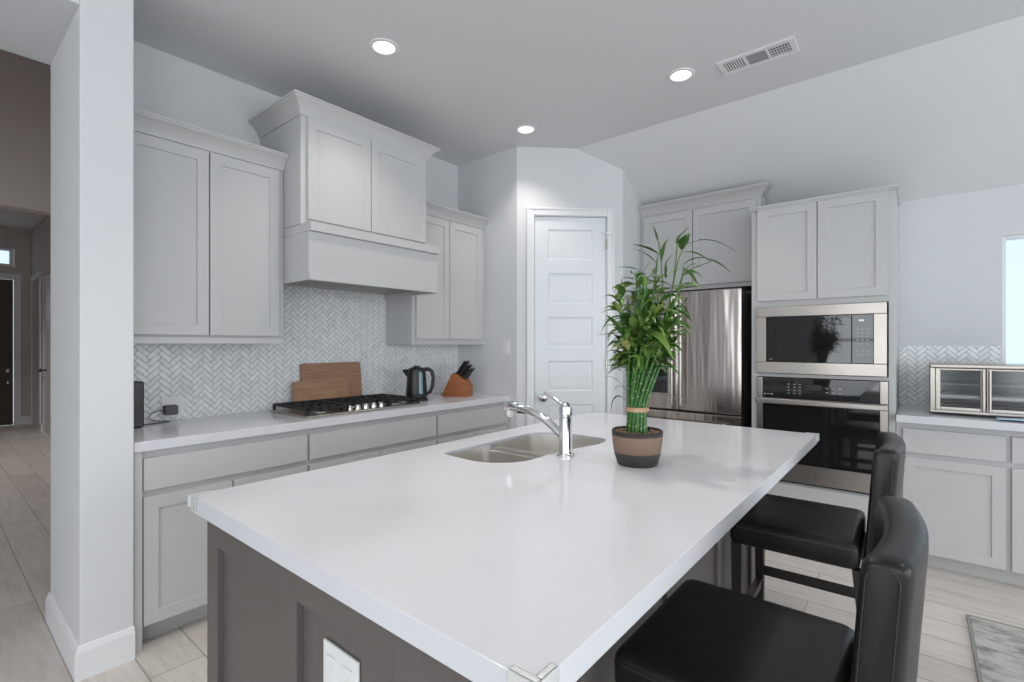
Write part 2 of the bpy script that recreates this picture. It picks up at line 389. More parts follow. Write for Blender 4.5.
# front door (dark wood, glazed at the top)
t = thing('door_2', None, None, (HX, DY0, 0), PI/2); t['kind'] = 'structure'
mb = MB(); mb.box(0.004, ww-0.004, 0.02, 0.065, 0.01, 1.85, 0.003).box(0.004, 0.17, 0.02, 0.065, 1.85, 2.44).box(ww-0.17, ww-0.004, 0.02, 0.065, 1.85, 2.44).box(0.17, ww-0.17, 0.02, 0.065, 2.28, 2.44)
for z0, z1 in ((0.2, 0.75), (0.88, 1.7)):
    mb.box(0.16, ww/2-0.05, 0.012, 0.02, z0, z1, 0.004).box(ww/2+0.05, ww-0.16, 0.012, 0.02, z0, z1, 0.004)
mb.box(ww/2-0.02, ww/2+0.02, 0.02, 0.065, 1.85, 2.28).box(0.17, ww-0.17, 0.02, 0.065, 2.05, 2.09)
mb.build('door_panel', M['front_door'], t)
MB().box(0.17, ww-0.17, 0.038, 0.042, 1.85, 2.28).build('door_glass', M['pane'], t)
MB().box(ww-0.095, ww-0.04, -0.005, 0.02, 1.06, 1.2, 0.004).build('deadbolt', M['black'], t)
MB().lathe([(0.03, 0.0), (0.03, 0.02), (0.012, 0.02), (0.012, -0.03), (0.028, -0.035), (0.028, -0.06), (0.01, -0.068)], 16, (ww-0.068, 0.0, 0.92), 'y').build('door_knob', M['nickel'], t)
MB().box(ww-0.08, ww-0.055, 0.008, 0.02, 0.70, 0.74, 0.003).build('latch_plate', M['nickel'], t)
struct('trim_2', MB().box(HX, HX+0.02, DY1, DY1+0.09, 0, 2.45, 0.003).box(HX, HX+0.02, DY0-0.09, DY0, 0, 2.45, 0.003).box(HX, HX+0.02, DY0-0.09, DY1+0.09, 2.45, 2.54, 0.003), M['trim'])
# white hall door in the right-hand wall, beyond it a cased opening
t = thing('door_3', None, None, (-10.44, HR, 0), 0); t['kind'] = 'structure'
mb = MB().box(0, 0.88, 0.03, 0.07, 0.005, 2.42, 0.003)
for i in range(5): mb.box(0.12, 0.76, 0.024, 0.03, 0.18+i*0.44, 0.52+i*0.44, 0.003)
mb.build('door_panel', M['door_white'], t)
MB().lathe([(0.028, 0.03), (0.012, 0.02), (0.012, -0.02), (0.028, -0.03), (0.02, -0.06), (0.0, -0.062)], 14, (0.09, 0, 0.96), 'y').build('door_knob', M['black'], t)
struct('trim_3', MB().box(-10.66, -10.58, HR-0.018, HR, 0, 2.46, 0.003).box(-11.58, -11.50, HR-0.018, HR, 0, 2.46, 0.003).box(-11.58, -10.58, HR-0.018, HR, 2.42, 2.5, 0.003), M['trim'])

# baseboards
def board_prof(h=0.136, t=0.018): return [(0, 0), (t, 0), (t, h-0.03), (t-0.006, h-0.02), (t-0.009, h-0.004), (0.004, h), (0, h)]
def baseboard(name, path, m=None, h=0.136):
    """path runs with the room on its left-hand side"""
    pts = [Vector(p) for p in path]; rings = []
    for i, p in enumerate(pts):
        d0 = (pts[i]-pts[i-1]).normalized() if i else (pts[1]-pts[0]).normalized()
        d1 = (pts[i+1]-pts[i]).normalized() if i < len(pts)-1 else d0
        na, nb = Vector((-d0.y, d0.x)), Vector((-d1.y, d1.x)); nn = (na+nb); nn = nn/(nn.length_squared/2) if nn.length > 1e-6 else na
        rings.append([(p.x+nn.x*a, p.y+nn.y*a, z) for a, z in board_prof(h)])
    return struct(name, MB().loft(rings), m or M['trim'])
baseboard('baseboard_front', [(-2.62, 0.60), (-2.62, 0.42), (-3.30, 0.42)])
baseboard('baseboard_hall_right', [(-10.45, HR), (-10.58, HR)]); baseboard('baseboard_hall_near', [(-3.45, HR), (-9.55, HR)])
baseboard('baseboard_hall_end', [(HX, HR), (HX, DY1+0.09)])
baseboard('baseboard_right', [(XE, YS), (XE, YO)]); baseboard('baseboard_rear', [(-2.6, YS), (XE, YS)])

# ------------------------------------------------------------------ pantry door in the diagonal wall
ANG = math.atan2(u2.y, u2.x)
x0, y0 = on_diag(0)
t = thing('door_1', None, None, (x0, y0, 0), ANG); t['kind'] = 'structure'      # local x along the wall, -y into the kitchen
def panel_door(w, h, panels, th=0.035):
    mb = MB(); xs_ = [0, panels[0][0], panels[0][1], w]; zs = sorted({z for p in panels for z in p[2:]} | {0, h})
    V = {}
    def v(x, y, z):
        k_ = (round(x, 4), round(y, 4), round(z, 4))
        if k_ not in V: V[k_] = mb.bm.verts.new((x, y, z))
        return V[k_]
    for i in range(3):
        for j in range(len(zs)-1):
            a, b, c, d = xs_[i], xs_[i+1], zs[j], zs[j+1]
            if i == 1 and any(abs(p[2]-c) < 1e-6 for p in panels):
                lv = [(0, 0), (0.010, 0.009), (0.028, 0.009), (0.042, 0.002)]
                for (i0, dd0), (i1, dd1) in zip(lv, lv[1:]):
                    q0 = [(a+i0, c+i0), (b-i0, c+i0), (b-i0, d-i0), (a+i0, d-i0)]; q1 = [(a+i1, c+i1), (b-i1, c+i1), (b-i1, d-i1), (a+i1, d-i1)]
                    for e in range(4):
                        f_ = (e+1) % 4
                        mb.bm.faces.new((v(q0[e][0], dd0, q0[e][1]), v(q0[f_][0], dd0, q0[f_][1]), v(q1[f_][0], dd1, q1[f_][1]), v(q1[e][0], dd1, q1[e][1])))
                mb.bm.faces.new([v(q[0], dd1, q[1]) for q in q1])
            else: mb.bm.faces.new((v(a, 0, c), v(b, 0, c), v(b, 0, d), v(a, 0, d)))
    bl, br, tr, tl = [mb.bm.verts.new(p) for p in ((0, th, 0), (w, th, 0), (w, th, h), (0, th, h))]
    mb.bm.faces.new((br, bl, tl, tr))
    mb.bm.faces.new([v(0, 0, z) for z in zs] + [tl, bl]); mb.bm.faces.new([v(w, 0, z) for z in zs] + [tr, br])
    mb.bm.faces.new([v(x, 0, 0) for x in xs_] + [br, bl]); mb.bm.faces.new([v(x, 0, h) for x in xs_] + [tr, tl])
    return mb
DW = DU1-DU0
pans = [(0.115, DW-0.115, zt-0.255, zt) for zt in (2.322, 1.954, 1.587, 1.219, 0.853, 0.487)]
o = panel_door(DW-0.006, DH-0.012, [(a-0.003, b-0.003, c-0.008, d-0.008) for a, b, c, d in pans]).build('door_panel', M['door_white'], t, 30); o.location = (DU0+0.003, 0.012, 0.008)
mb = MB(); cw = 0.066
for a, b, z0, z1 in ((DU0-cw, DU0-0.004, 0, DH+cw), (DU1+0.004, DU1+cw, 0, DH+cw), (DU0-0.004, DU1+0.004, DH+0.004, DH+cw)):
    mb.box(a, b, -0.016, 0.0, z0, z1, 0.004)
mb.box(DU0-cw, DU0-cw+0.016, -0.024, -0.016, 0, DH+cw, 0.003).box(DU1+cw-0.016, DU1+cw, -0.024, -0.016, 0, DH+cw, 0.003).box(DU0-cw+0.016, DU1+cw-0.016, -0.024, -0.016, DH+cw-0.016, DH+cw, 0.003)
mb.box(DU0-0.011, DU0, 0.0, 0.11, 0, DH).box(DU1, DU1+0.011, 0.0, 0.11, 0, DH).box(DU0-0.011, DU1+0.011, 0.0, 0.11, DH, DH+0.011)
mb.build('door_casing', M['trim'], t)
MB().lathe([(0.030, 0.012), (0.030, 0.004), (0.012, 0.0), (0.011, -0.03), (0.026, -0.038), (0.031, -0.052), (0.026, -0.066), (0.0, -0.07)], 24, (DU0+0.068, 0, 0.912), 'y').build('door_knob', M['nickel'], t)
for z in (0.25, 1.2, 2.2): MB().tube([(DU1+0.0, -0.004, z-0.04), (DU1+0.0, -0.004, z+0.04)], 0.006, 8).build('hinge', M['nickel'], t)
MB().box(DU1-0.02, DU1+0.03, -0.03, -0.016, 2.28, 2.30, 0.003).box(DU1-0.005, DU1+0.005, -0.04, -0.03, 2.24, 2.30, 0.002).build('safety_latch', M['plastic_white'], t)

# ------------------------------------------------------------------ herringbone backsplash
def herringbone(name, w, h, loc, rz):
    """local x along the wall, z up, -y out of the wall; 25 x 76 mm tiles laid at 45 degrees"""
    W, L, G, T = 0.0269, 0.0757, 0.0028, 0.006
    mb = MB(); bm = mb.bm; tone = bm.faces.layers.float.new('tone'); c45 = math.sqrt(0.5); rnd = random.Random(3)
    px, pz = L*math.sqrt(2), W*math.sqrt(2)
    for i in range(-2, int(w/px)+3):
        for j in range(-5, int(h/pz)+6):
            for vert in (0, 1):
                a0, b0, a1, b1 = (0, 0, L, W) if not vert else (L, W-L, L+W, W)
                tn = min(1, max(0, rnd.gauss(0.62, 0.17)))
                ring = []
                for ins, dep in ((0.0, 0.0), (0.0, T-0.001), (0.001, T)):
                    q = []
                    for a, b in ((a0+G/2+ins, b0+G/2+ins), (a1-G/2-ins, b0+G/2+ins), (a1-G/2-ins, b1-G/2-ins), (a0+G/2+ins, b1-G/2-ins)):
                        q.append(bm.verts.new(((a-b)*c45+i*px, -dep, (a+b)*c45+j*pz)))
                    ring.append(q)
                fs = [bm.faces.new(ring[2])]
                for r0, r1 in zip(ring, ring[1:]):
                    for e in range(4): fs.append(bm.faces.new((r0[e], r0[(e+1) % 4], r1[(e+1) % 4], r1[e])))
                for f in fs: f[tone] = tn
    for co, no in (((0, 0, 0), (-1, 0, 0)), ((w, 0, 0), (1, 0, 0)), ((0, 0, 0), (0, 0, -1)), ((0, 0, h), (0, 0, 1))):
        bmesh.ops.bisect_plane(bm, geom=bm.verts[:]+bm.edges[:]+bm.faces[:], plane_co=co, plane_no=no, clear_outer=True)
    mb.box(0, w, -0.0042, 0, 0, h, 0, 1)
    o = mb.build(name, [M['tile'], M['grout']]); o.location = loc; o.rotation_euler = (0, 0, rz); o['kind'] = 'structure'; return o
KZ = 0.928; ST = 0.045                                    # counter height, slab thickness
herringbone('wall_backsplash_left', YR-0.605, 0.86, (XL, 0.605, KZ), PI/2)
herringbone('wall_backsplash_right', WX0-0.005+0.10, 0.418, (-0.10, YO, KZ), 0)

# ------------------------------------------------------------------ cabinetry (local: x along the face, y depth, z up, front faces -y)
def shaker(w, h, th=0.02, stile=0.078, rec=0.008, flat=False):
    mb = MB(); bm = mb.bm; mb.box(0, w, -th, 0, 0, h); bm.normal_update()
    if not flat:
        f = [f for f in bm.faces if all(abs(v.co.y+th) < 1e-6 for v in f.verts)][0]
        bmesh.ops.inset_region(bm, faces=[f], thickness=stile)
        bmesh.ops.inset_region(bm, faces=[f], thickness=0.003)
        for v in f.verts: v.co.y += rec
    es = [e for e in bm.edges if all(abs(v.co.y+th) < 1e-6 and (v.co.x in (0, w) or abs(v.co.x-w) < 1e-6 or v.co.z == 0 or abs(v.co.z-h) < 1e-6) for v in e.verts) and len(e.link_faces) == 2 and any(abs(f.normal.y) < 0.1 for f in e.link_faces)]
    bm.normal_update()
    es = [e for e in bm.edges if all(abs(v.co.y+th) < 1e-6 for v in e.verts) and (all(abs(v.co.x) < 1e-6 for v in e.verts) or all(abs(v.co.x-w) < 1e-6 for v in e.verts) or all(abs(v.co.z) < 1e-6 for v in e.verts) or all(abs(v.co.z-h) < 1e-6 for v in e.verts))]
    bmesh.ops.bevel(bm, geom=es, offset=0.0025, segments=2, affect='EDGES', profile=0.5, material=-1)
    return mb
def front(parent, name, x0, x1, z0, z1, m, flat=False, stile=0.078):
    o = shaker(x1-x0, z1-z0, flat=flat, stile=stile).build(name, m, parent, 30); o.location = (x0, 0, z0); return o
def crown(parent, w, z0, h, out, dl, dr, m, left=True, right=True, lo=None, ro=None):
    """moulding round the top of a cabinet; dl / dr = how far the side returns run back"""
    k = [(0.0, 0.0), (0.10, 0.0), (0.13, 0.16), (0.30, 0.42), (0.58, 0.68), (0.86, 0.80), (0.90, 0.88), (1.0, 0.90), (1.0, 1.0), (0.0, 1.0)]
    prof = [(a*out, z0+b*h) for a, b in k]; path = []
    if left: path.append(lambda a: (-a, dl))
    path.append(lambda a: ((-a if left else -(lo or 0)), -a))
    path.append(lambda a: ((w+a if right else w+(ro or 0)), -a))
    if right: path.append(lambda a: (w+a, dr))
    rings = [[(*f(a), z) for a, z in prof] for f in path]
    return MB().loft(rings).build('crown_moulding', m, parent, 30)
CAB = M['cabinet']
UX = -2.935                                               # face of the upper cabinets on the hood wall
# upper cabinet left of the hood
t = thing('upper_cabinet', 'light grey two-door wall cabinet between the white wall end and the hood', 'cabinet', (UX, 0.605, 1.36), PI/2)
w = 1.402-0.605; d_ = UX-XL
MB().box(0, w, 0.001, d_-0.001, 0, 1.06, 0.002).build('cabinet_body', CAB, t)
front(t, 'door', 0.02, 0.388, 0.045, 1.025, CAB); front(t, 'door', 0.394, w-0.034, 0.045, 1.025, CAB)
MB().box(0, w, -0.012, 0.0, 0.0, 0.035, 0.002).build('light_rail', CAB, t)
crown(t, w, 1.035, 0.085, 0.07, 0.2, 0.2, CAB, left=False, right=False)
# cabinet above the hood: deeper and taller
HF = -2.735
t = thing('hood_cabinet', 'deep light grey two-door cabinet set above the range hood', 'cabinet', (HF, 1.405, 2.052), PI/2)
w = 2.344-1.405; d_ = HF-XL
MB().box(0, w, 0.001, d_-0.001, 0, 0.66, 0.002).build('cabinet_body', CAB, t)
front(t, 'door', 0.036, 0.458, 0.032, 0.622, CAB); front(t, 'door', 0.464, w-0.02, 0.032, 0.622, CAB)
crown(t, w, 0.627, 0.095, 0.072, d_-0.002, d_-0.002, CAB)
# wooden range hood
t = thing('range_hood', 'painted light grey box range hood with a ledge, over the gas cooktop', 'range hood', (-2.645, 1.405, 1.722), PI/2)
w = 2.372-1.405; d_ = -2.645-XL
mb = MB()
mb.box(0, w, 0, 0.02, 0.0, 0.276, 0.002).box(0, 0.02, 0.02, d_-0.002, 0, 0.276, 0.002).box(w-0.02, w, 0.02, d_-0.002, 0, 0.276, 0.002).box(0.02, w-0.02, 0.02, d_-0.002, 0.25, 0.276)
mb.build('hood_body', CAB, t)
MB().box(0, w, -0.022, d_-0.002, 0.277, 0.328, 0.003).build('ledge', CAB, t)
MB().box(0, w, -0.012, 0.0, 0.0, 0.05, 0.003).build('bottom_trim', CAB, t)
mb = MB().box(0.02, w-0.02, 0.02, d_-0.004, 0.03, 0.04)
for i in range(14): mb.box(0.12+i*0.052, 0.15+i*0.052, 0.12, d_-0.16, 0.022, 0.03, 0.002)
mb.build('filter_panel', M['steel'], t)
# upper cabinet right of the hood
t = thing('upper_cabinet', 'light grey two-door wall cabinet right of the hood, above the kettle and knife block', 'cabinet', (UX, 2.374, 1.355), PI/2)
w = YR-2.374; d_ = UX-XL
MB().box(0, w-0.002, 0.001, d_-0.001, 0, 1.035, 0.002).build('cabinet_body', CAB, t)
front(t, 'door', 0.03, 0.368, 0.045, 1.0, CAB); front(t, 'door', 0.374, w-0.055, 0.045, 1.0, CAB)
crown(t, w-0.002, 1.01, 0.082, 0.07, 0.2, 0.2, CAB, left=False, right=False)

# base cabinets on the hood wall
BX = -2.66
def base_cab(label, loc, rz, w, d, drawers, doors, group=None, top=KZ-ST):
    t = thing('base_cabinet', label, 'cabinet', loc, rz, group)
    MB().prism([(0.075, 0), (d, 0), (d, top), (0, top), (0, 0.10), (0.075, 0.10)], 0, w, 'x').build('cabinet_body', CAB, t)
    for x0, x1, z0, z1 in drawers: front(t, 'drawer_front', x0, x1, z0, z1, CAB, flat=True)
    for x0, x1, z0, z1 in doors: front(t, 'door', x0, x1, z0, z1, CAB)
    return t
bd = BX-XL-0.002
ya, yb, yc, yd = 0.605, 1.40, 2.36, YR-0.002
t = base_cab('light grey base cabinet next to the white wall end, under the charger', (BX, ya, 0), PI/2, yb-ya, bd, [(0.035, yb-ya-0.004, 0.705, 0.85)], [(0.035, 0.40, 0.105, 0.675), (0.406, yb-ya-0.004, 0.105, 0.675)])
MB().box(0, 0.03, -0.018, 0.0, 0.0, KZ-ST, 0.002).build('end_stile', CAB, t)
base_cab('light grey base cabinet under the gas cooktop', (BX, yb, 0), PI/2, yc-yb, bd, [(0.012, yc-yb-0.004, 0.705, 0.85)], [(0.012, (yc-yb)/2-0.002, 0.105, 0.675), ((yc-yb)/2+0.004, yc-yb-0.004, 0.105, 0.675)])
base_cab('light grey base cabinet in the corner by the pantry, under the kettle and knife block', (BX, yc, 0), PI/2, yd-yc, bd, [(0.012, yd-yc-0.03, 0.705, 0.85)], [(0.012, (yd-yc)/2-0.008, 0.105, 0.675), ((yd-yc)/2-0.002, yd-yc-0.03, 0.105, 0.675)])
def slab(name, label, x0, x1, y0, y1):
    o = MB().box(x0, x1, y0, y1, KZ-ST, KZ, 0.003).build(name, M['quartz']); return tag(o, label, 'countertop')
slab('countertop', 'white countertop along the herringbone wall carrying the cooktop', XL+0.0065, -2.63, 0.602, YR-0.002)
slab('countertop', 'white countertop below the window, carrying the toaster oven', -0.099, 1.40, 3.80, YO-0.0065)

# fridge cabinet and oven tower
FY = 4.15
x0, x1 = P1.x+0.003, -0.931
t = thing('fridge_cabinet', 'light grey two-door cabinet above the stainless refrigerator', 'cabinet', (x0, FY, 1.817), 0)
w = x1-x0; hh = 0.70
MB().prism([(0.0, 0), (0.36, 0), (0.36, ceil_at(FY+0.36)-1.845), (ceil_at(FY)-1.86-hh+0.06, hh), (0, hh)], 0, w, 'x').build('cabinet_body', CAB, t)
front(t, 'door', 0.03, 0.465, 0.035, 0.665, CAB); front(t, 'door', 0.471, w-0.028, 0.035, 0.665, CAB)
crown(t, w, 0.68, 0.085, 0.075, 0.02, 0.02, CAB, left=False, right=True)
TX0, TX1, TY = -0.929, -0.102, 3.87
t = thing('oven_tower', 'tall light grey cabinet tower housing the microwave and the wall oven', 'cabinet', (TX0, TY, 0), 0)
w = TX1-TX0; d_ = YO-TY-0.002
mb = MB()
mb.box(0, 0.035, 0, d_, 0.0, 2.33, 0.0015).box(w-0.035, w, 0, d_, 0.0, 2.33, 0.0015)
mb.box(0.035, w-0.035, 0.0, d_, 1.625, 2.33).box(0.035, w-0.035, 0.0, d_, 1.128, 1.150).box(0.035, w-0.035, 0.0, d_, 0.10, 0.405).box(0.035, w-0.035, 0.075, d_, 0.0, 0.10).box(0.035, w-0.035, d_-0.02, d_, 0.405, 1.625)
mb.build('cabinet_body', CAB, t)
front(t, 'door', 0.040, 0.408, 1.665, 2.32, CAB); front(t, 'door', 0.413, w-0.045, 1.665, 2.32, CAB)
front(t, 'drawer_front', 0.035, w-0.035, 0.115, 0.385, CAB, flat=True)
MB().box(-0.012, w+0.012, -0.035, 0.5, 2.33, 2.345, 0.003).box(-0.006, w+0.006, -0.028, 0.5, 2.318, 2.33, 0.002).build('crown_moulding', CAB, t)

# right-hand base cabinets
RY = 3.85
names = ['light grey base cabinet beside the oven tower, under the left of the toaster oven', 'light grey base cabinet cut by the right edge of the view']
for i, lb in enumerate(names):
    rw = 0.492
    t = base_cab(lb, (-0.099+i*rw, RY+0.02, 0), 0, rw, YO-RY-0.022, [(0.032 if i == 0 else 0.012, rw-0.012, 0.70, 0.845)], [(0.032 if i == 0 else 0.012, rw-0.012, 0.10, 0.672)])
base_cab('light grey base cabinet beyond the picture, third under the window', (-0.099+2*0.492, RY+0.02, 0), 0, 0.5, YO-RY-0.022, [(0.012, 0.488, 0.70, 0.845)], [(0.012, 0.488, 0.10, 0.672)])

# ------------------------------------------------------------------ island
IX0, IX1, IY0, IY1 = -1.588, -0.368, 0.495, 2.738
sink_loop = rounded([(-1.452, 1.315), (-1.215, 1.300), (-1.105, 1.40), (-1.108, 1.62), (-1.050, 1.88), (-1.085, 2.005), (-1.30, 2.005), (-1.452, 1.93)], [0.05, 0.07, 0.07, 0.1, 0.08, 0.06, 0.10, 0.07], 6)
mb = filled([[(IX0, IY0), (IX1, IY0), (IX1, IY1), (IX0, IY1)], sink_loop], KZ-ST, KZ, 0.002)
tag(mb.build('island_countertop', M['quartz']), 'large white countertop on the dark grey island, with a sink cut-out', 'countertop')
t = thing('kitchen_island', 'dark grey panelled kitchen island base under the large white top', 'island', (-1.57, 0.53, 0))
w, ln, top = 0.94, 2.17, KZ-ST
mb = MB(); c = 0.016
mb.box(c, w-c, c, c+0.02, 0, top).box(c, w-c, ln-c-0.02, ln-c, 0, top).box(c, c+0.02, c+0.02, ln-c-0.02, 0, top).box(w-c-0.02, w-c, c+0.02, ln-c-0.02, 0, top).box(c+0.02, w-c-0.02, c+0.02, ln-c-0.02, 0.0, 0.02)
mb.build('island_body', M['island'], t)
def frame_face(name, segs, horiz, off, hi, base=0.10, toprail=0.09):
    """stiles and rails standing proud of the island's face"""
    mb = MB()
    a0, a1 = segs[0][0], segs[-1][1]
    def bx(a, b, z0, z1):
        if horiz: mb.box(a, b, off[0], off[1], z0, z1, 0.0006)
        else: mb.box(off[0], off[1], a, b, z0, z1, 0.0006)
    for a, b in segs: bx(a, b, 0, hi)
    for (a, b), (c_, d2) in zip(segs, segs[1:]): bx(b, c_, hi-toprail, hi); bx(b, c_, 0, base)
    return mb.build(name, M['island'], t)
frame_face('end_frame', [(0, 0.075), (0.445, 0.52), (0.868, w)], True, (0, c), top)
frame_face('end_frame', [(0, 0.075), (0.445, 0.52), (0.868, w)], True, (ln-c, ln), top)
frame_face('side_frame', [(c, 0.07), (0.50, 0.59), (1.03, 1.13), (1.56, 1.66), (2.09, ln-c)], False, (w-c, w), top)
frame_face('side_frame', [(c, 0.05), (0.70, 0.75), (1.40, 1.45), (ln-0.06, ln-c)], False, (0, c), top)

# outlet plate on the island's end
t = thing('wall_outlet', 'white double outlet plate on the end of the dark grey island', 'outlet', (-0.955, 0.53+0.016-0.0005, 0.628))
MB().box(0, 0.126, -0.007, 0, 0, 0.116, 0.003).build('cover_plate', M['plastic_white'], t)
for a in (0.017, 0.075): MB().box(a, a+0.034, -0.0095, -0.007, 0.024, 0.092, 0.001).build('socket', M['plastic_white'], t)

# clear plastic corner guards
def guard(sx, sy, x, y, label):
    mb = MB(); L_, T_ = 0.046, 0.004
    def seg(ax0, ax1, ay0, ay1, z0, z1, b=0.0025): mb.box(min(ax0, ax1), max(ax0, ax1), min(ay0, ay1), max(ay0, ay1), z0, z1, b)
    seg(sx*T_, -sx*L_, sy*T_, 0.0, -0.036, T_*0.8); seg(sx*T_, 0.0, 0.0, -sy*L_, -0.036, T_*0.8)
    seg(0.0, -sx*L_, 0.0, -sy*0.010, 0.0, T_*0.8); seg(0.0, -sx*0.010, -sy*0.010, -sy*L_, 0.0, T_*0.8)
    mb.tube([(sx*T_*0.4, sy*T_*0.4, -0.03), (sx*T_*0.4, sy*T_*0.4, 0.003)], 0.007, 10)
    o = mb.build('corner_guard', M['guard']); o.location = (x, y, KZ); return tag(o, label, 'corner guard', 'corner guards on the island top')
guard(-1, -1, IX0, IY0, 'clear plastic guard on the island corner nearest the white wall end')
guard(1, -1, IX1, IY0, 'clear plastic guard on the island corner nearest the viewer, at the bottom of the view')
guard(1, 1, IX1, IY1, 'clear plastic guard on the island corner in front of the wall oven')
guard(-1, 1, IX0, IY1, 'clear plastic guard on the island corner nearest the pantry door')

# sink: two steel bowls under the cut-out
t = thing('kitchen_sink', 'undermount stainless double-bowl sink set in the white island top', 'sink', (-1.27, 1.66, KZ-ST))
def bowl(loop, depth, name):
    mb = MB(); cx = sum(p[0] for p in loop)/len(loop); cy = sum(p[1] for p in loop)/len(loop)
    rings = []
    for k_, z in ((1.0, 0.034), (1.0, -0.01), (0.985, -depth*0.6), (0.96, -depth+0.03), (0.90, -depth+0.008), (0.80, -depth), (0.12, -depth-0.004)):
        rings.append([((cx+(x-cx)*k_)+1.27, (cy+(y-cy)*k_)-1.66, z) for x, y in loop])
    mb.loft(rings, cap=False); f = mb.bm.faces.new([v for v in mb.bm.verts[-len(loop):]])
    o = mb.build(name, M['steel_sink'], t, 50)
    mb = MB().lathe([(0.045, -depth+0.001), (0.04, -depth+0.004), (0.028, -depth+0.001), (0.0, -depth+0.001)], 20, (cx+1.27, cy-1.66, 0))
    mb.build('drain', M['chrome'], o); return o
grow = lambda lp, k_: [(-1.27+(x+1.27)*k_, 1.66+(y-1.66)*k_) for x, y in lp]
bowl(rounded([(-1.450, 1.317), (-1.215, 1.302), (-1.107, 1.401), (-1.109, 1.578), (-1.450, 1.578)], [0.05, 0.07, 0.07, 0.04, 0.04], 6), 0.17, 'near_bowl')
bowl(rounded([(-1.450, 1.606), (-1.112, 1.606), (-1.052, 1.88), (-1.087, 2.003), (-1.30, 2.003), (-1.450, 1.929)], [0.05, 0.06, 0.08, 0.06, 0.10, 0.07], 6), 0.20, 'far_bowl')
mb = MB()
mb.box(-0.178, 0.158, 1.576-1.66, 1.608-1.66, -0.06, 0.024, 0.010, 0, 4); mb.build('divider', M['steel_sink'], t)

# faucet
t = thing('kitchen_faucet', 'chrome single-lever pull-out faucet standing behind the island sink', 'faucet', (-1.04, 1.585, KZ))
MB().lathe([(0.033, 0.0), (0.033, 0.006), (0.028, 0.012), (0.026, 0.02), (0.0245, 0.10), (0.0245, 0.148), (0.022, 0.151), (0.022, 0.154), (0.0245, 0.157), (0.0245, 0.185), (0.022, 0.192), (0.0, 0.193)], 28).build('faucet_body', M['chrome'], t)
mb = MB(); pts = []; rs = []
for i in range(13):
    q = i/12; pts.append((-0.012-0.215*q, -0.005*q, 0.072+0.105*q+0.022*math.sin(q*PI)-0.01*q*q)); rs.append(0.017+0.003*q)
mb.tube(pts, rs, 16, flat=0.85); mb.build('spout', M['chrome'], t)
mb = MB(); mb.tube([(-0.225, -0.005, 0.168), (-0.255, -0.006, 0.172), (-0.285, -0.007, 0.168), (-0.296, -0.007, 0.160)], [0.021, 0.023, 0.022, 0.015], 16); mb.tube([(-0.275, -0.007, 0.172), (-0.279, -0.007, 0.128)], [0.020, 0.018], 16)
sh = mb.build('spray_head', M['chrome'], t)
MB().box(-0.235, -0.19, -0.013, 0.003, 0.1455, 0.1545, 0.003).build('spray_button', M['black'], sh)
mb = MB(); mb.tube([(-0.005, 0, 0.187), (-0.03, 0, 0.203), (-0.06, 0, 0.220), (-0.10, 0, 0.236)], [0.009, 0.007, 0.006, 0.0065], 12); mb.lathe([(0.0, 0.21), (0.012, 0.207), (0.02, 0.197), (0.023, 0.188)], 20); mb.build('lever', M['chrome'], t)

# ------------------------------------------------------------------ potted lucky bamboo
PX, PY = -0.775, 1.645
t = thing('potted_bamboo', 'lucky bamboo with a tied bundle of stalks in a brown banded pot, on the island', 'plant', (PX, PY, KZ))
MB().lathe([(0.0, 0.0), (0.064, 0.0), (0.070, 0.004), (0.080, 0.035), (0.087, 0.08), (0.089, 0.112), (0.090, 0.120), (0.087, 0.123), (0.083, 0.119), (0.082, 0.10), (0.0, 0.099)], 40, cap=False).build('pot', M['pot'], t, 40)
MB().lathe([(0.0, 0.112), (0.05, 0.111), (0.082, 0.106)], 28, cap=False).build('soil', M['soil'], t)
mb = MB(); rnd = random.Random(5)
for i in range(260):
    a, r_ = rnd.uniform(0, 2*PI), 0.080*math.sqrt(rnd.uniform(0.2, 1)); s_ = rnd.uniform(0.0035, 0.0065)
    mt = Matrix.Translation((r_*math.cos(a), r_*math.sin(a), 0.112+rnd.uniform(-0.002, 0.004))) @ Matrix.Rotation(rnd.uniform(0, PI), 4, Vector((rnd.random(), rnd.random(), 1)).normalized()) @ Matrix.Diagonal((s_, s_*0.8, s_*0.6, 1))
    bmesh.ops.create_icosphere(mb.bm, subdivisions=1, radius=1.0, matrix=mt)
mb.build('pebbles', M['pebble'], t)['kind'] = 'stuff'
SV, CV = 0.6363, 0.7714
def from_px(px, py, dep=0.0):
    """a point near the stem axis: sideways and up as seen in the photo, dep metres nearer the camera"""
    s_ = (px-636.0)*0.00372; z = (429.5-py)*0.00372+0.113
    return Vector((s_*CV+dep*SV, s_*SV-dep*CV, z))
tops = []
NS = 36
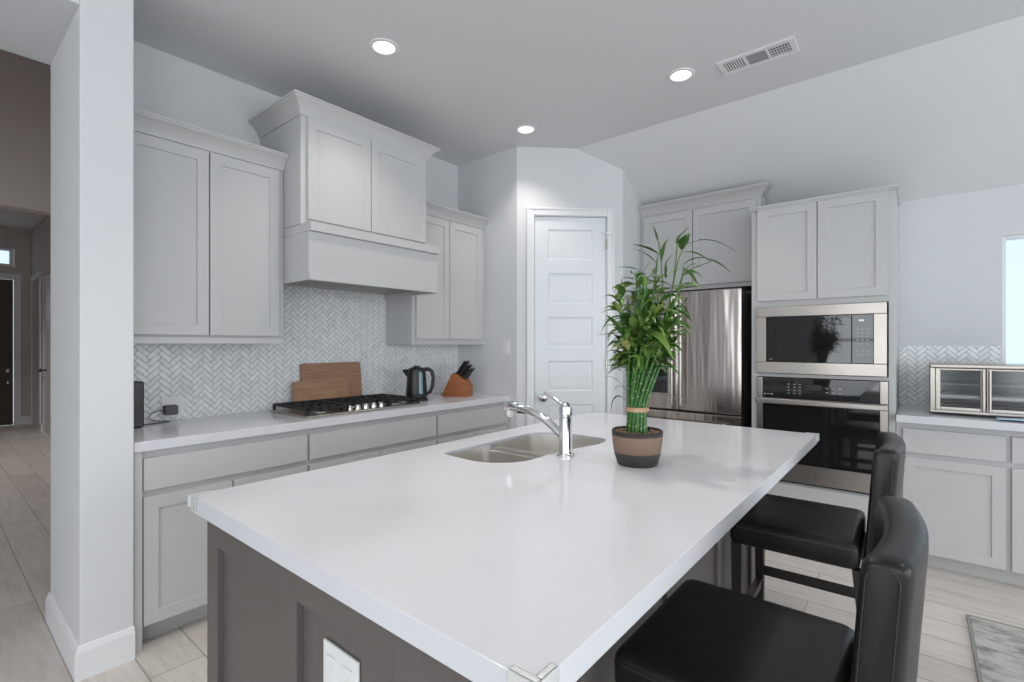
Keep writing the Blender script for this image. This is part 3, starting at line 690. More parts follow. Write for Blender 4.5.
for i in range(NS):
    a = i*2.39996; q = math.sqrt((i+0.5)/NS)
    ht = rnd.uniform(0.35, 0.53) - 0.06*q + (0.10 if i % 6 == 0 else 0)
    tw = 0.9; r0, r1, r2 = 0.036*q, 0.030*q, 0.088*q
    pts = []; N = 9
    for k_ in range(N):
        z = 0.098 + (ht)*k_/(N-1); h = z-0.2
        rr = r1 + (r0-r1)*min(1, max(0, -h/0.1)) if h < 0 else r1 + (r2-r1)*(h/0.26)**1.15
        aa = a + tw*(z-0.2)/0.3
        pts.append(Vector((rr*math.cos(aa)+0.03*CV*max(0, h)/0.25, rr*math.sin(aa)+0.03*SV*max(0, h)/0.25, z)))
    mb = MB(); mb.tube(pts, [0.0052]*7+[0.0045, 0.0035], 7)
    off = rnd.uniform(0, 0.04); z = 0.12+off
    while z < pts[-1].z-0.01:
        f = (z-0.098)/ht*(N-1); j = min(N-2, int(f)); p = pts[j].lerp(pts[j+1], f-j); dr = (pts[j+1]-pts[j]).normalized()
        mb.tube([p-dr*0.0016, p, p+dr*0.0016], [0.0052, 0.0063, 0.0052], 7, 1); z += rnd.uniform(0.04, 0.065)
    mb.build('stalk', [M['stalk'], M['node']], t, 60); tops.append((pts[-1], (pts[-1]-pts[-3]).normalized()))
mb = MB()
for z in (0.192, 0.197, 0.202): mb.lathe([(0.0385, z-0.003), (0.041, z-0.002), (0.041, z+0.002), (0.0385, z+0.003), (0.037, z), (0.0385, z-0.003)], 28, cap=False)
mb.build('tie', M['tie'], t)
# leaves
mb = MB(); bm = mb.bm; tone = bm.faces.layers.float.new('tone')
def leaf(path, wid, tn, peak=0.35):
    n = len(path); side0 = None; L_, R_, C_ = [], [], []
    for i, p in enumerate(path):
        tg = (path[min(i+1, n-1)]-path[max(i-1, 0)]).normalized()
        if side0 is None:
            side0 = tg.cross(Vector((rnd.uniform(-.4, .4), rnd.uniform(-.4, .4), 1))).normalized()
        side0 = (side0-tg*side0.dot(tg)).normalized(); up = side0.cross(tg)
        q = i/(n-1); k_ = (q/peak)**0.7 if q < peak else ((1-q)/(1-peak))**0.8
        hw = max(0.0006, wid*0.5*k_)
        L_.append(bm.verts.new(p+side0*hw+up*hw*0.35)); R_.append(bm.verts.new(p-side0*hw+up*hw*0.35)); C_.append(bm.verts.new(p))
    for i in range(n-1):
        for f in (bm.faces.new((L_[i], L_[i+1], C_[i+1], C_[i])), bm.faces.new((C_[i], C_[i+1], R_[i+1], R_[i]))): f[tone] = tn
def bez(a, b, c, n=8): return [a*(1-q)**2 + b*2*q*(1-q) + c*q*q for q in [i/(n-1) for i in range(n)]]
def cr(x, y): return (590+x/5.457, 225+y/5.457)
def hero(pts, wid, tn, dep=0.0, stem=None, peak=0.4):
    P_ = [from_px(*cr(x, y), dep) for x, y in pts]
    leaf(bez(P_[0], P_[1] if len(P_) > 2 else (P_[0]+P_[1])/2, P_[-1], 9), wid*1.4, tn, peak)
    if stem: mb.tube([from_px(*cr(x, y), dep) for x, y in stem], 0.0022, 5)
hero([(365, 120), (345, 90), (335, 28)], 0.026, 0.30, 0, [(360, 640), (385, 330), (375, 200), (365, 115)], 0.55)
hero([(460, 130), (470, 80), (532, 33)], 0.030, 0.22, 0, [(390, 640), (445, 300), (455, 210), (462, 130)])
hero([(478, 165), (490, 110), (522, 72)], 0.040, 0.12, 0.02, [(375, 620), (440, 300), (455, 220), (480, 160)])
hero([(478, 150), (600, 60), (762, 172)], 0.013, 0.12, 0.02)
hero([(362, 192), (290, 150), (212, 133)], 0.016, 0.15, 0.03)
hero([(358, 255), (310, 175), (210, 152)], 0.013, 0.2, 0.02)
hero([(275, 262), (220, 238), (138, 244)], 0.010, 0.55, -0.02, [(320, 600), (300, 380), (270, 260)])
hero([(385, 215), (385, 140), (418, 92)], 0.012, 0.18, -0.01)
hero([(400, 245), (420, 190), (470, 160)], 0.010, 0.25, -0.01)
hero([(450, 270), (520, 180), (640, 215)], 0.012, 0.2, 0.03); hero([(590, 210), (660, 225), (728, 284)], 0.017, 0.3, 0.03)
hero([(470, 285), (560, 250), (668, 208)], 0.012, 0.35, 0.04)
hero([(385, 320), (365, 260), (390, 212)], 0.026, 0.12, 0.04)
hero([(460, 262), (510, 290), (548, 362)], 0.020, 0.62, 0.05)
hero([(490, 168), (570, 160), (640, 222)], 0.011, 0.22, 0.0)
hero([(400, 300), (440, 260), (500, 250)], 0.011, 0.5, -0.03)
hero([(330, 215), (290, 250), (270, 300)], 0.010, 0.7, 0.0); hero([(340, 330), (310, 290), (300, 285)], 0.014, 0.15, 0.03)
hero([(160, 500), (80, 520), (55, 600)], 0.016, 0.35, 0.02); hero([(170, 590), (110, 605), (35, 600)], 0.010, 0.2, 0.0)
hero([(180, 470), (110, 440), (60, 475)], 0.012, 0.55, 0.0); hero([(140, 570), (95, 590), (90, 650)], 0.014, 0.45, 0.03)
hero([(240, 340), (190, 320), (135, 355)], 0.015, 0.2, 0.0); hero([(250, 400), (190, 360), (120, 400)], 0.014, 0.5, 0.03)
hero([(440, 420), (500, 470), (520, 540)], 0.020, 0.65, 0.03); hero([(430, 600), (480, 610), (520, 600)], 0.008, 0.5, 0.0)
hero([(440, 490), (490, 485), (530, 490)], 0.008, 0.6, 0.0)
def pxleaf(a, b, c, wid, tn, dep=0.0): leaf(bez(from_px(*a, dep), from_px(*b, dep), from_px(*c, dep), 8), wid, tn)
pxleaf((626, 388), (612, 372), (603, 377), 0.010, 0.3); pxleaf((624, 398), (610, 386), (609, 412), 0.018, 0.1, 0.03); pxleaf((628, 392), (618, 378), (612, 392), 0.012, 0.5)
pxleaf((622, 372), (612, 362), (606, 375), 0.013, 0.5)
for i in range(520):
    p, dr = tops[i % NS]; p = p - dr*rnd.uniform(-0.02, 0.19)
    p.z = max(p.z, rnd.uniform(0.335, 0.40))
    a = math.atan2(p.y, p.x) + rnd.gauss(0, 0.9) if rnd.random() < 0.72 else rnd.uniform(0, 2*PI)
    el = rnd.uniform(-0.1, 1.15); ln = rnd.uniform(0.06, 0.135)
    dv = Vector((math.cos(a)*math.cos(el), math.sin(a)*math.cos(el), math.sin(el)))
    pass
    side = dv.x*CV+dv.y*SV
    if abs(side) > 0.6: ln *= 0.78
    tip = p + dv*ln + Vector((0, 0, -ln*rnd.uniform(0.1, 0.75)))
    tip.z = max(tip.z, 0.305+rnd.uniform(0, 0.05))
    tn = min(0.86, max(0.0, rnd.gauss(0.52, 0.24)))
    if i % 23 == 5 and p.z < 0.42: tn = 0.99
    leaf(bez(p, p+dv*ln*0.6, tip, 7), rnd.uniform(0.016, 0.036), tn)
for p, dr in tops: mb.tube([p-dr*0.003, p+dr*0.03+Vector((rnd.uniform(-.008, .008), rnd.uniform(-.008, .008), 0.012))], [0.0034, 0.0016], 5)
for f in bm.faces:
    if len(f.verts) > 4 or f[tone] == 0.0: f[tone] = max(f[tone], 0.4)
mb.build('foliage', M['leaf'], t, 60)

# ------------------------------------------------------------------ bar stools (local: -x towards the island)
def make_stool():
    t = thing('bar_stool', '', 'bar stool')
    # seat cushion: rounded box, slightly domed
    SX0, SX1, HW, ZT, ZB = 0.0, 0.44, 0.245, 0.645, 0.545
    mb = MB(); rings = []
    def ring(ins, z, dome=0.0):
        lp = rounded([(SX0+ins, -HW+ins), (SX1-ins, -HW+ins), (SX1-ins, HW-ins), (SX0+ins, HW-ins)], 0.03, 5); return [(x, y, z) for x, y in lp]
    for ins, z in ((0.02, ZB), (0.004, ZB+0.008), (0.0, ZB+0.03), (0.0, ZT-0.028), (0.004, ZT-0.012), (0.013, ZT-0.003), (0.028, ZT), (0.10, ZT+0.003), (0.18, ZT+0.004)): rings.append(ring(ins, z))
    mb.loft(rings); s_ = mb.build('seat', M['leather'], t, 60)
    mb = MB()
    for yy in (-HW-0.0005, HW+0.0005): mb.tube([(SX0+0.03, yy, ZT-0.026), (SX1-0.02, yy, ZT-0.026)], 0.0018, 6)
    mb.tube([(SX0-0.0005, -HW+0.03, ZT-0.026), (SX0-0.0005, HW-0.03, ZT-0.026)], 0.0018, 6)
    mb.build('piping', M['stitch'], s_)
    # curved upholstered back: wraps round the sitter, leans a little
    Z0, Z1 = 0.50, 1.012; TH = 0.072; BW = 0.230
    def back_x(v, z): return 0.440 + 0.026*(1-(v/BW)**2) + 0.036*((z-Z0)/(Z1-Z0))
    rings = []; nv = 18
    ends = [(0.0, 0.014), (0.002, 0.007), (0.006, 0.003), (0.014, 0.0)]; E0 = BW+0.004
    vs = [(-E0+a, e) for a, e in ends] + [(-E0+0.014+(2*E0-0.028)*i/nv, 0.0) for i in range(1, nv)] + [(E0-a, e) for a, e in ends[::-1]]
    for v, e in vs:
        # cross-section through the thickness at this v, following the lean
        q = []
        crown_ = 0.0
        zt = Z1-0.02+crown_
        prof = [(0+e, Z0+e), (0+e, Z0+0.12), (0+e, zt-0.10), (0.0+e, zt-0.035)]
        for k_ in range(1, 8):
            an = PI - PI*k_/8; ca, sa = math.cos(an), math.sin(an); prof.append((TH/2+(TH/2-e)*math.copysign(abs(ca)**0.6, ca), zt-0.035+(0.034-e)*abs(sa)**0.6))
        prof += [(TH-e, zt-0.035), (TH-e, zt-0.10), (TH-e, Z0+0.12), (TH-e, Z0+e)]
        for a, z in prof: q.append((back_x(v, z)+a, v, z))
        rings.append(q)
    b_ = MB().loft(rings).build('backrest', M['leather'], t, 60)
    for s in (-1, 1):
        mb = MB(); v = s*(BW+0.0045); zt = Z1-0.02; p = []
        for a, z in [(0.012, Z0+0.03), (0.012, zt-0.06)] + [(TH/2-(TH/2-0.012)*math.cos(PI*k_/8), zt-0.040+0.026*math.sin(PI*k_/8)) for k_ in range(9)] + [(TH-0.012, zt-0.06), (TH-0.012, Z0+0.03)]:
            p.append((back_x(v, z)+a, v, z))
        mb.tube(p, 0.0017, 6); mb.build('stitching', M['stitch'], b_)
    for sx, sy in ((0, -1), (0, 1), (1, -1), (1, 1)):
        x = 0.028 if sx == 0 else SX1-0.005; y = sy*(HW-0.028); k_ = 0.02; dx = 0.0 if sx == 0 else 0.045
        mb = MB(); mb.loft([[(x+dx+a*0.75, y+b*0.75, 0.0) for a, b in ((-k_, -k_), (k_, -k_), (k_, k_), (-k_, k_))], [(x+a, y+b, ZB+0.004) for a, b in ((-k_, -k_), (k_, -k_), (k_, k_), (-k_, k_))]])
        mb.build('leg', M['leg_wood'], t)
    for sy in (-1, 1):
        y = sy*(HW-0.028); MB().box(0.045, SX1+0.01, y-0.011, y+0.011, 0.26, 0.30, 0.002).build('stretcher', M['leg_wood'], t)
    MB().box(0.017, 0.039, -HW+0.045, HW-0.045, 0.20, 0.24, 0.002).build('footrest', M['leg_wood'], t)
    MB().box(0.012, 0.044, -HW+0.05, HW-0.05, 0.2405, 0.2435, 0.0005).build('footrest_plate', M['steel'], t)
    MB().box(SX1+0.005, SX1+0.027, -HW+0.045, HW-0.045, 0.26, 0.30, 0.002).build('stretcher', M['leg_wood'], t)
    return t
st1 = make_stool()
st1.location = (-0.552, 1.275, 0); tag(st1, 'black leather bar stool with curved back nearest the viewer, tucked at the island', group='bar stools along the island')
st2 = copy_tree(st1); st2.location = (-0.602, 2.355, 0); st2.rotation_euler = (0, 0, 0.03)
tag(st2, 'black leather bar stool farther from the viewer, in front of the wall oven', group='bar stools along the island')

# ------------------------------------------------------------------ refrigerator
FX0, FW = -1.908, 0.910; FF = 3.85
t = thing('refrigerator', 'stainless steel french-door refrigerator left of the oven tower', 'refrigerator', (FX0, FF, 0))
MB().box(0.004, FW-0.004, 0.085, 0.66, 0.03, 1.755, 0.004).box(0.03, FW-0.03, 0.09, 0.62, 0.0, 0.03).build('fridge_body', M['fridge_side'], t)
def fridge_front(name, x0, x1, z0, z1):
    mb = MB(); w_ = x1-x0; n = 14; rings = []
    for z, e in ((z0, 0.006), (z0+0.006, 0.0), (z1-0.006, 0.0), (z1, 0.006)):
        q = []
        for i in range(n+1):
            u = i/n; bow = 0.012*(1-(2*u-1)**4); ee = e
            q.append((x0+w_*u, 0.014-bow+ee, z))
        q += [(x1, 0.08, z), (x0, 0.08, z)]
        rings.append(q)
    return mb.loft(rings).build(name, [M['steel_door']], t, 40)
ctr = FW/2-0.012
dl = fridge_front('door', 0.0, ctr-0.003, 0.835, 1.772); dr_ = fridge_front('door', ctr+0.003, FW, 0.835, 1.772); fz = fridge_front('freezer_drawer', 0.0, FW, 0.06, 0.822)
def bar_handle(par, p0, p1, r=0.011, out=0.05):
    mb = MB(); p0 = Vector(p0); p1 = Vector(p1); d = (p1-p0).normalized(); y = Vector((0, -out, 0))
    mb.tube([p0+y, p1+y], r, 14)
    for p in (p0+d*0.04, p1-d*0.04): mb.tube([p+Vector((0, 0.01, 0)), p+y], r*0.8, 10)
    return mb.build('handle', M['steel'], par)
bar_handle(dl, (ctr-0.035, 0, 0.88), (ctr-0.035, 0, 1.73)); bar_handle(dr_, (ctr+0.035, 0, 0.88), (ctr+0.035, 0, 1.73)); bar_handle(fz, (0.08, 0, 0.75), (FW-0.08, 0, 0.75))
a = -1.735-FX0; b = -1.535-FX0
d_ = MB().box(a, b, -0.003, 0.012, 0.95, 1.30, 0.004).build('water_dispenser', M['steel'], dl)
MB().box(a+0.015, b-0.015, -0.0045, -0.002, 0.965, 1.17, 0.001).box(a+0.02, b-0.02, -0.0045, -0.002, 1.19, 1.285, 0.001).build('dispenser_recess', M['glass_black'], dl)
MB().lathe([(0.016, 0.0), (0.016, -0.002), (0.0, -0.0022)], 20, (FW-0.14, 0.0025, 0.885), 'y').build('badge', M['chrome'], dr_)
MB().box(0.02, FW-0.02, 0.085, 0.12, 1.755, 1.785, 0.003).build('hinge_cover', M['fridge_side'], t)

# ------------------------------------------------------------------ microwave and wall oven
t = thing('microwave', 'built-in stainless framed microwave above the wall oven', 'microwave', (-0.894, 3.845, 1.153))
w, h = 0.750, 0.470
MB().box(0.0, w, 0.0, 0.022, 0, 0.08, 0.004).box(0, w, 0.0, 0.022, h-0.072, h, 0.004).box(0, 0.064, 0.0, 0.022, 0.08, h-0.072, 0.003).box(w-0.068, w, 0.0, 0.022, 0.08, h-0.072, 0.003).build('trim_frame', M['steel'], t)
MB().box(0.072, w-0.072, 0.030, 0.46, 0.004, h-0.02).build('microwave_body', M['fridge_side'], t)
dr2 = MB().box(0.065, 0.566, 0.006, 0.03, 0.081, h-0.073, 0.002).build('door', M['glass_black'], t)
MB().box(0.125, 0.51, 0.0045, 0.006, 0.125, h-0.117, 0.001).build('door_window', M['glass_black'], dr2)
cp = MB().box(0.569, w-0.069, 0.006, 0.03, 0.081, h-0.073, 0.002).build('control_panel', M['glass_black'], t)
MB().box(0.606, 0.613, 0.0045, 0.006, 0.353, 0.364).box(0.616, 0.623, 0.0045, 0.006, 0.353, 0.364).box(0.626, 0.633, 0.0045, 0.006, 0.353, 0.364).build('display', M['display'], cp)
mb = MB()
for r_ in range(8):
    for c_ in range(3):
        if r_ == 2: continue
        mb.box(0.592+c_*0.026, 0.605+c_*0.026, 0.0052, 0.006, 0.135+r_*0.0235, 0.141+r_*0.0235)
mb.build('key_lettering', M['mark'], cp)
mb = MB().box(0.085, 0.105, 0.0052, 0.006, 0.098, 0.102); mb.build('badge', M['mark'], dr2)
t = thing('built_in_oven', 'built-in stainless and black glass wall oven below the microwave', 'oven', (-0.888, 3.845, 0.41))
w, h = 0.749, 0.714
MB().box(0.03, w-0.03, 0.028, 0.50, 0.0, h-0.004).build('oven_body', M['fridge_side'], t)
MB().box(0, 0.036, 0.0, 0.022, 0.572, h, 0.002).build('side_trim', M['steel'], t); MB().box(w-0.04, w, 0.0, 0.022, 0.572, h, 0.002).build('side_trim', M['steel'], t)
cp = MB().box(0.037, w-0.041, 0.002, 0.026, 0.574, h, 0.002).build('control_panel', M['glass_black'], t)
mb = MB()
for r_ in range(4):
    for c_ in range(3): mb.box(0.195+c_*0.034, 0.207+c_*0.034, 0.001, 0.002, 0.606+r_*0.021, 0.611+r_*0.021)
for c_ in range(3): mb.box(0.42+c_*0.036, 0.434+c_*0.036, 0.001, 0.002, 0.622, 0.628); mb.box(0.42+c_*0.036, 0.434+c_*0.036, 0.001, 0.002, 0.65, 0.656)
mb.build('key_lettering', M['mark'], cp); mb = MB()
mb.box(0.045, 0.056, 0.001, 0.002, 0.592, 0.602).box(0.064, 0.085, 0.001, 0.002, 0.595, 0.599).box(0.09, 0.102, 0.001, 0.002, 0.592, 0.602)
mb.build('panel_lettering', M['mark'], cp)
MB().box(0.305, 0.395, 0.001, 0.003, 0.635, 0.672, 0.0005).build('display', M['black'], cp)
dr2 = MB().box(0, w, 0.0, 0.026, 0.0, 0.122, 0.003).box(0, 0.036, 0.0, 0.026, 0.122, 0.57, 0.002).box(w-0.04, w, 0.0, 0.026, 0.122, 0.57, 0.002).box(0.036, w-0.04, 0.0, 0.026, 0.535, 0.57, 0.002).build('door', M['steel'], t)
MB().box(0.037, w-0.041, 0.003, 0.025, 0.123, 0.534, 0.002).build('door_window', M['glass_black'], dr2)
mb = MB().box(0.0, w, -0.055, -0.028, 0.535, 0.570, 0.006, 0, 3)
for x in (0.03, w-0.05): mb.box(x, x+0.02, -0.03, 0.002, 0.540, 0.565, 0.002)
mb.build('handle', M['steel'], dr2)
MB().lathe([(0.017, 0.0), (0.017, -0.002), (0.0135, -0.0022), (0.0135, -0.0012), (0.0, -0.0012)], 24, (w/2-0.01, 0.0, 0.06), 'y').build('badge', M['nickel'], dr2)
MB().box(0.02, w-0.02, 0.012, 0.03, -0.012, 0.0).build('oven_gap_shade', M['gap_shade'], t)  # dark strip in place of the shaded gap under the oven door

# ------------------------------------------------------------------ toaster oven
t = thing('toaster_oven', 'stainless french-door toaster oven on the counter below the window', 'toaster oven', (0.062, 3.99, KZ))
w, h, d_ = 0.50, 0.307, 0.40
mb = MB().box(0, w, 0, d_, 0.012, 0.028, 0.003).box(0, w, 0, d_, h-0.022, h, 0.005).box(0, 0.026, 0.0, d_, 0.028, h-0.022, 0.003).box(w-0.026, w, 0.0, d_, 0.028, h-0.022, 0.003)
mb.build('oven_shell', M['steel'], t)
MB().box(0.026, w-0.026, d_-0.02, d_, 0.028, h-0.022).box(0.026, 0.03, 0.02, d_-0.02, 0.028, h-0.022).box(w-0.03, w-0.026, 0.02, d_-0.02, 0.028, h-0.022).box(0.03, w-0.03, 0.02, d_-0.02, 0.028, 0.032).box(0.03, w-0.03, 0.02, d_-0.02, h-0.026, h-0.022).build('cavity_lining', M['lining'], t)
for zz in (0.125, 0.185):
    mb = MB()
    for yy in (0.04, d_-0.04): mb.tube([(0.032, yy, zz), (w-0.032, yy, zz)], 0.003, 6)
    for i in range(22): x = 0.045+i*(w-0.09)/21; mb.tube([(x, 0.04, zz), (x, d_-0.04, zz)], 0.0016, 5)
    mb.build('wire_rack', M['chrome'], t)
MB().box(0.05, w-0.05, 0.06, d_-0.05, 0.095, 0.10, 0.002).box(0.05, w-0.05, 0.06, 0.064, 0.10, 0.118).build('baking_tray', M['steel'], t)
for zz, yy in ((0.05, 0.12), (0.05, 0.27)): MB().tube([(0.032, yy, zz), (w-0.032, yy, zz)], 0.005, 8).build('heating_element', M['nickel'], t)
for x0, x1, nm in ((0.026, w/2-0.002, -1), (w/2+0.002, w-0.026, 1)):
    mb = MB(); f_ = 0.022
    o1, o2 = (f_, 0.022) if nm < 0 else (0.022, f_)
    mb.box(x0, x0+o1, -0.014, -0.001, 0.03, h-0.024, 0.002).box(x1-o2, x1, -0.014, -0.001, 0.03, h-0.024, 0.002).box(x0+o1, x1-o2, -0.014, -0.001, 0.03, 0.05, 0.002).box(x0+o1, x1-o2, -0.014, -0.001, h-0.034, h-0.024, 0.002)
    dd = mb.build('door', M['steel'], t)
    MB().box(x0+o1, x1-o2, -0.009, -0.006, 0.05, h-0.034).build('door_glass', M['oven_pane'], dd)
    hx = x1-0.012 if nm < 0 else x0+0.012
    bar_handle(dd, (hx, -0.012, 0.035), (hx, -0.012, h-0.03), 0.007, 0.028)
for x, y in ((0.03, 0.04), (w-0.03, 0.04), (0.03, d_-0.04), (w-0.03, d_-0.04)): MB().lathe([(0.016, 0.0), (0.016, 0.012)], 14, (x, y, 0)).build('foot', M['black'], t)
MB().box(0.004, w-0.004, 0.004, d_-0.004, 0.008, 0.0125).build('base_plate', M['black'], t)
# pale blue packet by its corner
mb = MB(); mb.loft([[(x, y, z+0.004*math.sin(x*60+y*30)) for x, y, z in r] for r in
    [[(0, 0, 0.004), (0.05, -0.004, 0.006), (0.11, 0.0, 0.005), (0.17, 0.004, 0.004), (0.17, 0.004, 0.008), (0.11, 0, 0.012), (0.05, -0.004, 0.012), (0, 0, 0.008)],
     [(0.01, 0.04, 0.004), (0.06, 0.045, 0.005), (0.12, 0.045, 0.004), (0.18, 0.05, 0.004), (0.18, 0.05, 0.008), (0.12, 0.045, 0.013), (0.06, 0.045, 0.012), (0.01, 0.04, 0.008)],
     [(0.0, 0.08, 0.004), (0.06, 0.085, 0.004), (0.12, 0.08, 0.004), (0.17, 0.085, 0.004), (0.17, 0.085, 0.007), (0.12, 0.08, 0.010), (0.06, 0.085, 0.009), (0, 0.08, 0.007)]]])
o = tag(mb.build('plastic_packet', M['blue_paper'], None, 60), 'pale blue plastic packet lying in front of the toaster oven', 'packet'); o.location = (0.345, 3.865, KZ+0.002)

# ------------------------------------------------------------------ things on the hood-wall counter
# gas cooktop
CX0, CX1, CY0, CY1 = -3.18, -2.715, 1.43, 2.29
t = thing('gas_cooktop', 'black gas cooktop with cast-iron grates and steel knobs set in the left counter', 'cooktop', (CX0, CY0, KZ))
w, ln = CX1-CX0, CY1-CY0
MB().box(0, w, 0, ln, 0.0, 0.012, 0.005, 0, 3).build('cooktop_plate', M['steel'], t)
burn = [(0.14, 0.15, 0.042), (0.34, 0.15, 0.034), (0.24, ln/2, 0.055), (0.14, ln-0.15, 0.042), (0.34, ln-0.15, 0.034)]
for bx_, by_, br_ in burn:
    o = MB().lathe([(br_+0.012, 0.012), (br_+0.010, 0.020), (br_, 0.022), (0, 0.022)], 22, (bx_, by_, 0)).build('burner', M['nickel'], t)
    MB().lathe([(br_*0.85, 0.022), (br_*0.85, 0.030), (br_*0.7, 0.033), (0, 0.033)], 22, (bx_, by_, 0)).build('burner_cap', M['black_matte'], o)
for g0, g1 in ((0.012, ln/3-0.003), (ln/3+0.003, 2*ln/3-0.003), (2*ln/3+0.003, ln-0.012)):
    mb = MB(); xa, xb, z0, z1 = 0.015, w-(0.015 if g0 < 0.1 or g1 > ln-0.1 else 0.115), 0.038, 0.052; b_ = 0.006
    for y in (g0, g1-0.014): mb.box(xa, xb, y, y+0.014, z0, z1, 0.002)
    for x in (xa, xb-0.014): mb.box(x, x+0.014, g0, g1, z0, z1, 0.002)
    for q in (0.3, 0.5, 0.7): y = g0+(g1-g0)*q; mb.box(xa, xb, y-b_, y+b_, z0, z1, 0.002)
    for q in (0.25, 0.5, 0.75): x = xa+(xb-xa)*q; mb.box(x-b_, x+b_, g0, g1, z0, z1, 0.002)
    for x in (xa, xb-0.014):
        for y in (g0, g1-0.014): mb.box(x, x+0.014, y, y+0.014, 0.012, z0)
    mb.build('grate', M['black_matte'], t)
for i in range(5): MB().lathe([(0.021, 0.012), (0.020, 0.026), (0.017, 0.040), (0.015, 0.042), (0, 0.042)], 20, (w-0.055, ln/2-0.12+i*0.06, 0)).build('knob', M['nickel'], t)
# cutting boards leaning on the tiles behind the cooktop
def cutting_board(y0, y1, h, xbase, xtop, label, m, groove, holes):
    t = thing('cutting_board', label, 'cutting board', (xbase, y0, KZ), PI/2)   # local x along the wall, -y to the room
    o = MB().prism(rounded([(0, 0), (y1-y0, 0), (y1-y0, h), (0, h)], 0.018, 4), -0.009, 0.009, 'y', bev=0.003).build('board', m, t)
    ang = math.atan2(xbase-xtop, h); o.rotation_euler = (-ang, 0, 0); o.location = (0, 0, 0.002+0.009*math.sin(ang))
    if groove:
        g = MB().box(0.012, y1-y0-0.012, -0.0102, -0.0085, h-0.016, h-0.012).box(y1-y0-0.016, y1-y0-0.012, -0.0102, -0.0085, 0.012, h-0.016).box(0.012, 0.016, -0.0102, -0.0085, 0.012, h-0.016).build('juice_groove', M['board'], o)
    return t
cutting_board(1.665, 2.125, 0.296, -3.212, -3.246, 'large brown wooden cutting board leaning on the tiles, behind the smaller board', M['board'], False, 0)
cutting_board(1.592, 2.000, 0.178, -3.187, -3.207, 'small light brown cutting board with a juice groove, leaning in front of the larger board', M['board_small'], True, 0)
# kettle
t = thing('electric_kettle', 'black electric kettle with a water gauge, between the cooktop and knife block', 'kettle', (-2.95, 2.43, KZ), 0.7); KETTLE = t
MB().lathe([(0.078, 0.0), (0.078, 0.014), (0.07, 0.02), (0.0, 0.02)], 28).build('power_base', M['black'], t)
o = MB().lathe([(0.068, 0.021), (0.072, 0.03), (0.070, 0.08), (0.065, 0.15), (0.060, 0.20), (0.056, 0.215), (0.04, 0.226), (0.0, 0.230)], 32).build('kettle_body', M['black'], t)
mb = MB(); mb.loft([[(-0.045, -0.030, 0.14), (-0.045, 0.030, 0.14), (-0.045, 0.022, 0.214), (-0.045, -0.022, 0.214)], [(-0.078, -0.014, 0.182), (-0.078, 0.014, 0.182), (-0.080, 0.010, 0.213), (-0.080, -0.010, 0.213)], [(-0.094, -0.007, 0.200), (-0.094, 0.007, 0.200), (-0.094, 0.005, 0.210), (-0.094, -0.005, 0.210)]])
mb.build('spout', M['black'], t)
MB().tube([(0.050, 0, 0.212), (0.085, 0, 0.214), (0.108, 0, 0.195), (0.114, 0, 0.150), (0.108, 0, 0.095), (0.094, 0, 0.060), (0.066, 0, 0.045)], [0.014, 0.014, 0.013, 0.012, 0.012, 0.012, 0.013], 12).build('handle', M['black'], t)
mb = MB(); R_ = []
for z in (0.05, 0.08, 0.12, 0.16, 0.195):
    rr = 0.0725-0.008*(z-0.05)/0.145
    R_.append([(rr*math.cos(a_), rr*math.sin(a_), z) for a_ in [-1.12+0.06*j for j in range(7)]])
mb.loft(R_, cap=False, closed=False); mb.build('water_window', M['kettle_pane'], t)
MB().lathe([(0.024, 0.226), (0.024, 0.234), (0.018, 0.238), (0, 0.238)], 20).build('lid_knob', M['black'], t)
KETTLE.scale = (1.12, 1.12, 1.12)
# knife block (local x = direction the knives lean to)
KA = 0.40
t = thing('knife_block', 'orange-brown wooden knife block in the counter corner by the pantry wall', 'knife block', (-2.935, 2.875, KZ), KA); t.scale = (1.2, 1.2, 1.2)
MB().prism([(-0.11, 0.0), (0.075, 0.0), (0.078, 0.075), (0.052, 0.115), (-0.018, 0.165), (-0.04, 0.155), (-0.11, 0.012)], -0.055, 0.055, 'y', bev=0.003).build('block', M['knife_block'], t)
KB = Matrix.Translation((-2.935, 2.875, KZ)) @ Matrix.Rotation(KA, 4, 'Z') @ Matrix.Scale(1.2, 4)
dirk = Vector((0.58, 0, 0.81)).normalized(); perp = Vector((0.81, 0, -0.58)).normalized()
for r_ in range(3):
    for c_ in range(3):
        base = Vector((-0.018, 0, 0.1655)) + perp*(0.014+r_*0.029) + Vector((0, -0.034+c_*0.034, 0)); ln = 0.104-0.008*r_
        mb = MB(); mb.tube([base-dirk*0.0, base+dirk*0.02, base+dirk*ln*0.6, base+dirk*ln], [0.0095, 0.0115, 0.0100, 0.0115], 10, flat=0.8)
        o = mb.build('knife', M['black']); o.matrix_world = KB
        sub = MB().lathe([(0.004, ln), (0.0025, ln+0.002), (0.0, ln+0.002)], 8); 
        bmesh.ops.transform(sub.bm, matrix=Matrix.Translation(base) @ Vector((0, 0, 1)).rotation_difference(dirk).to_matrix().to_4x4(), verts=sub.bm.verts[:])
        sub.build('rivet', M['chrome'], o)
        tag(o, 'black-handled knife standing in the orange-brown knife block', 'knife', 'knives in the knife block')
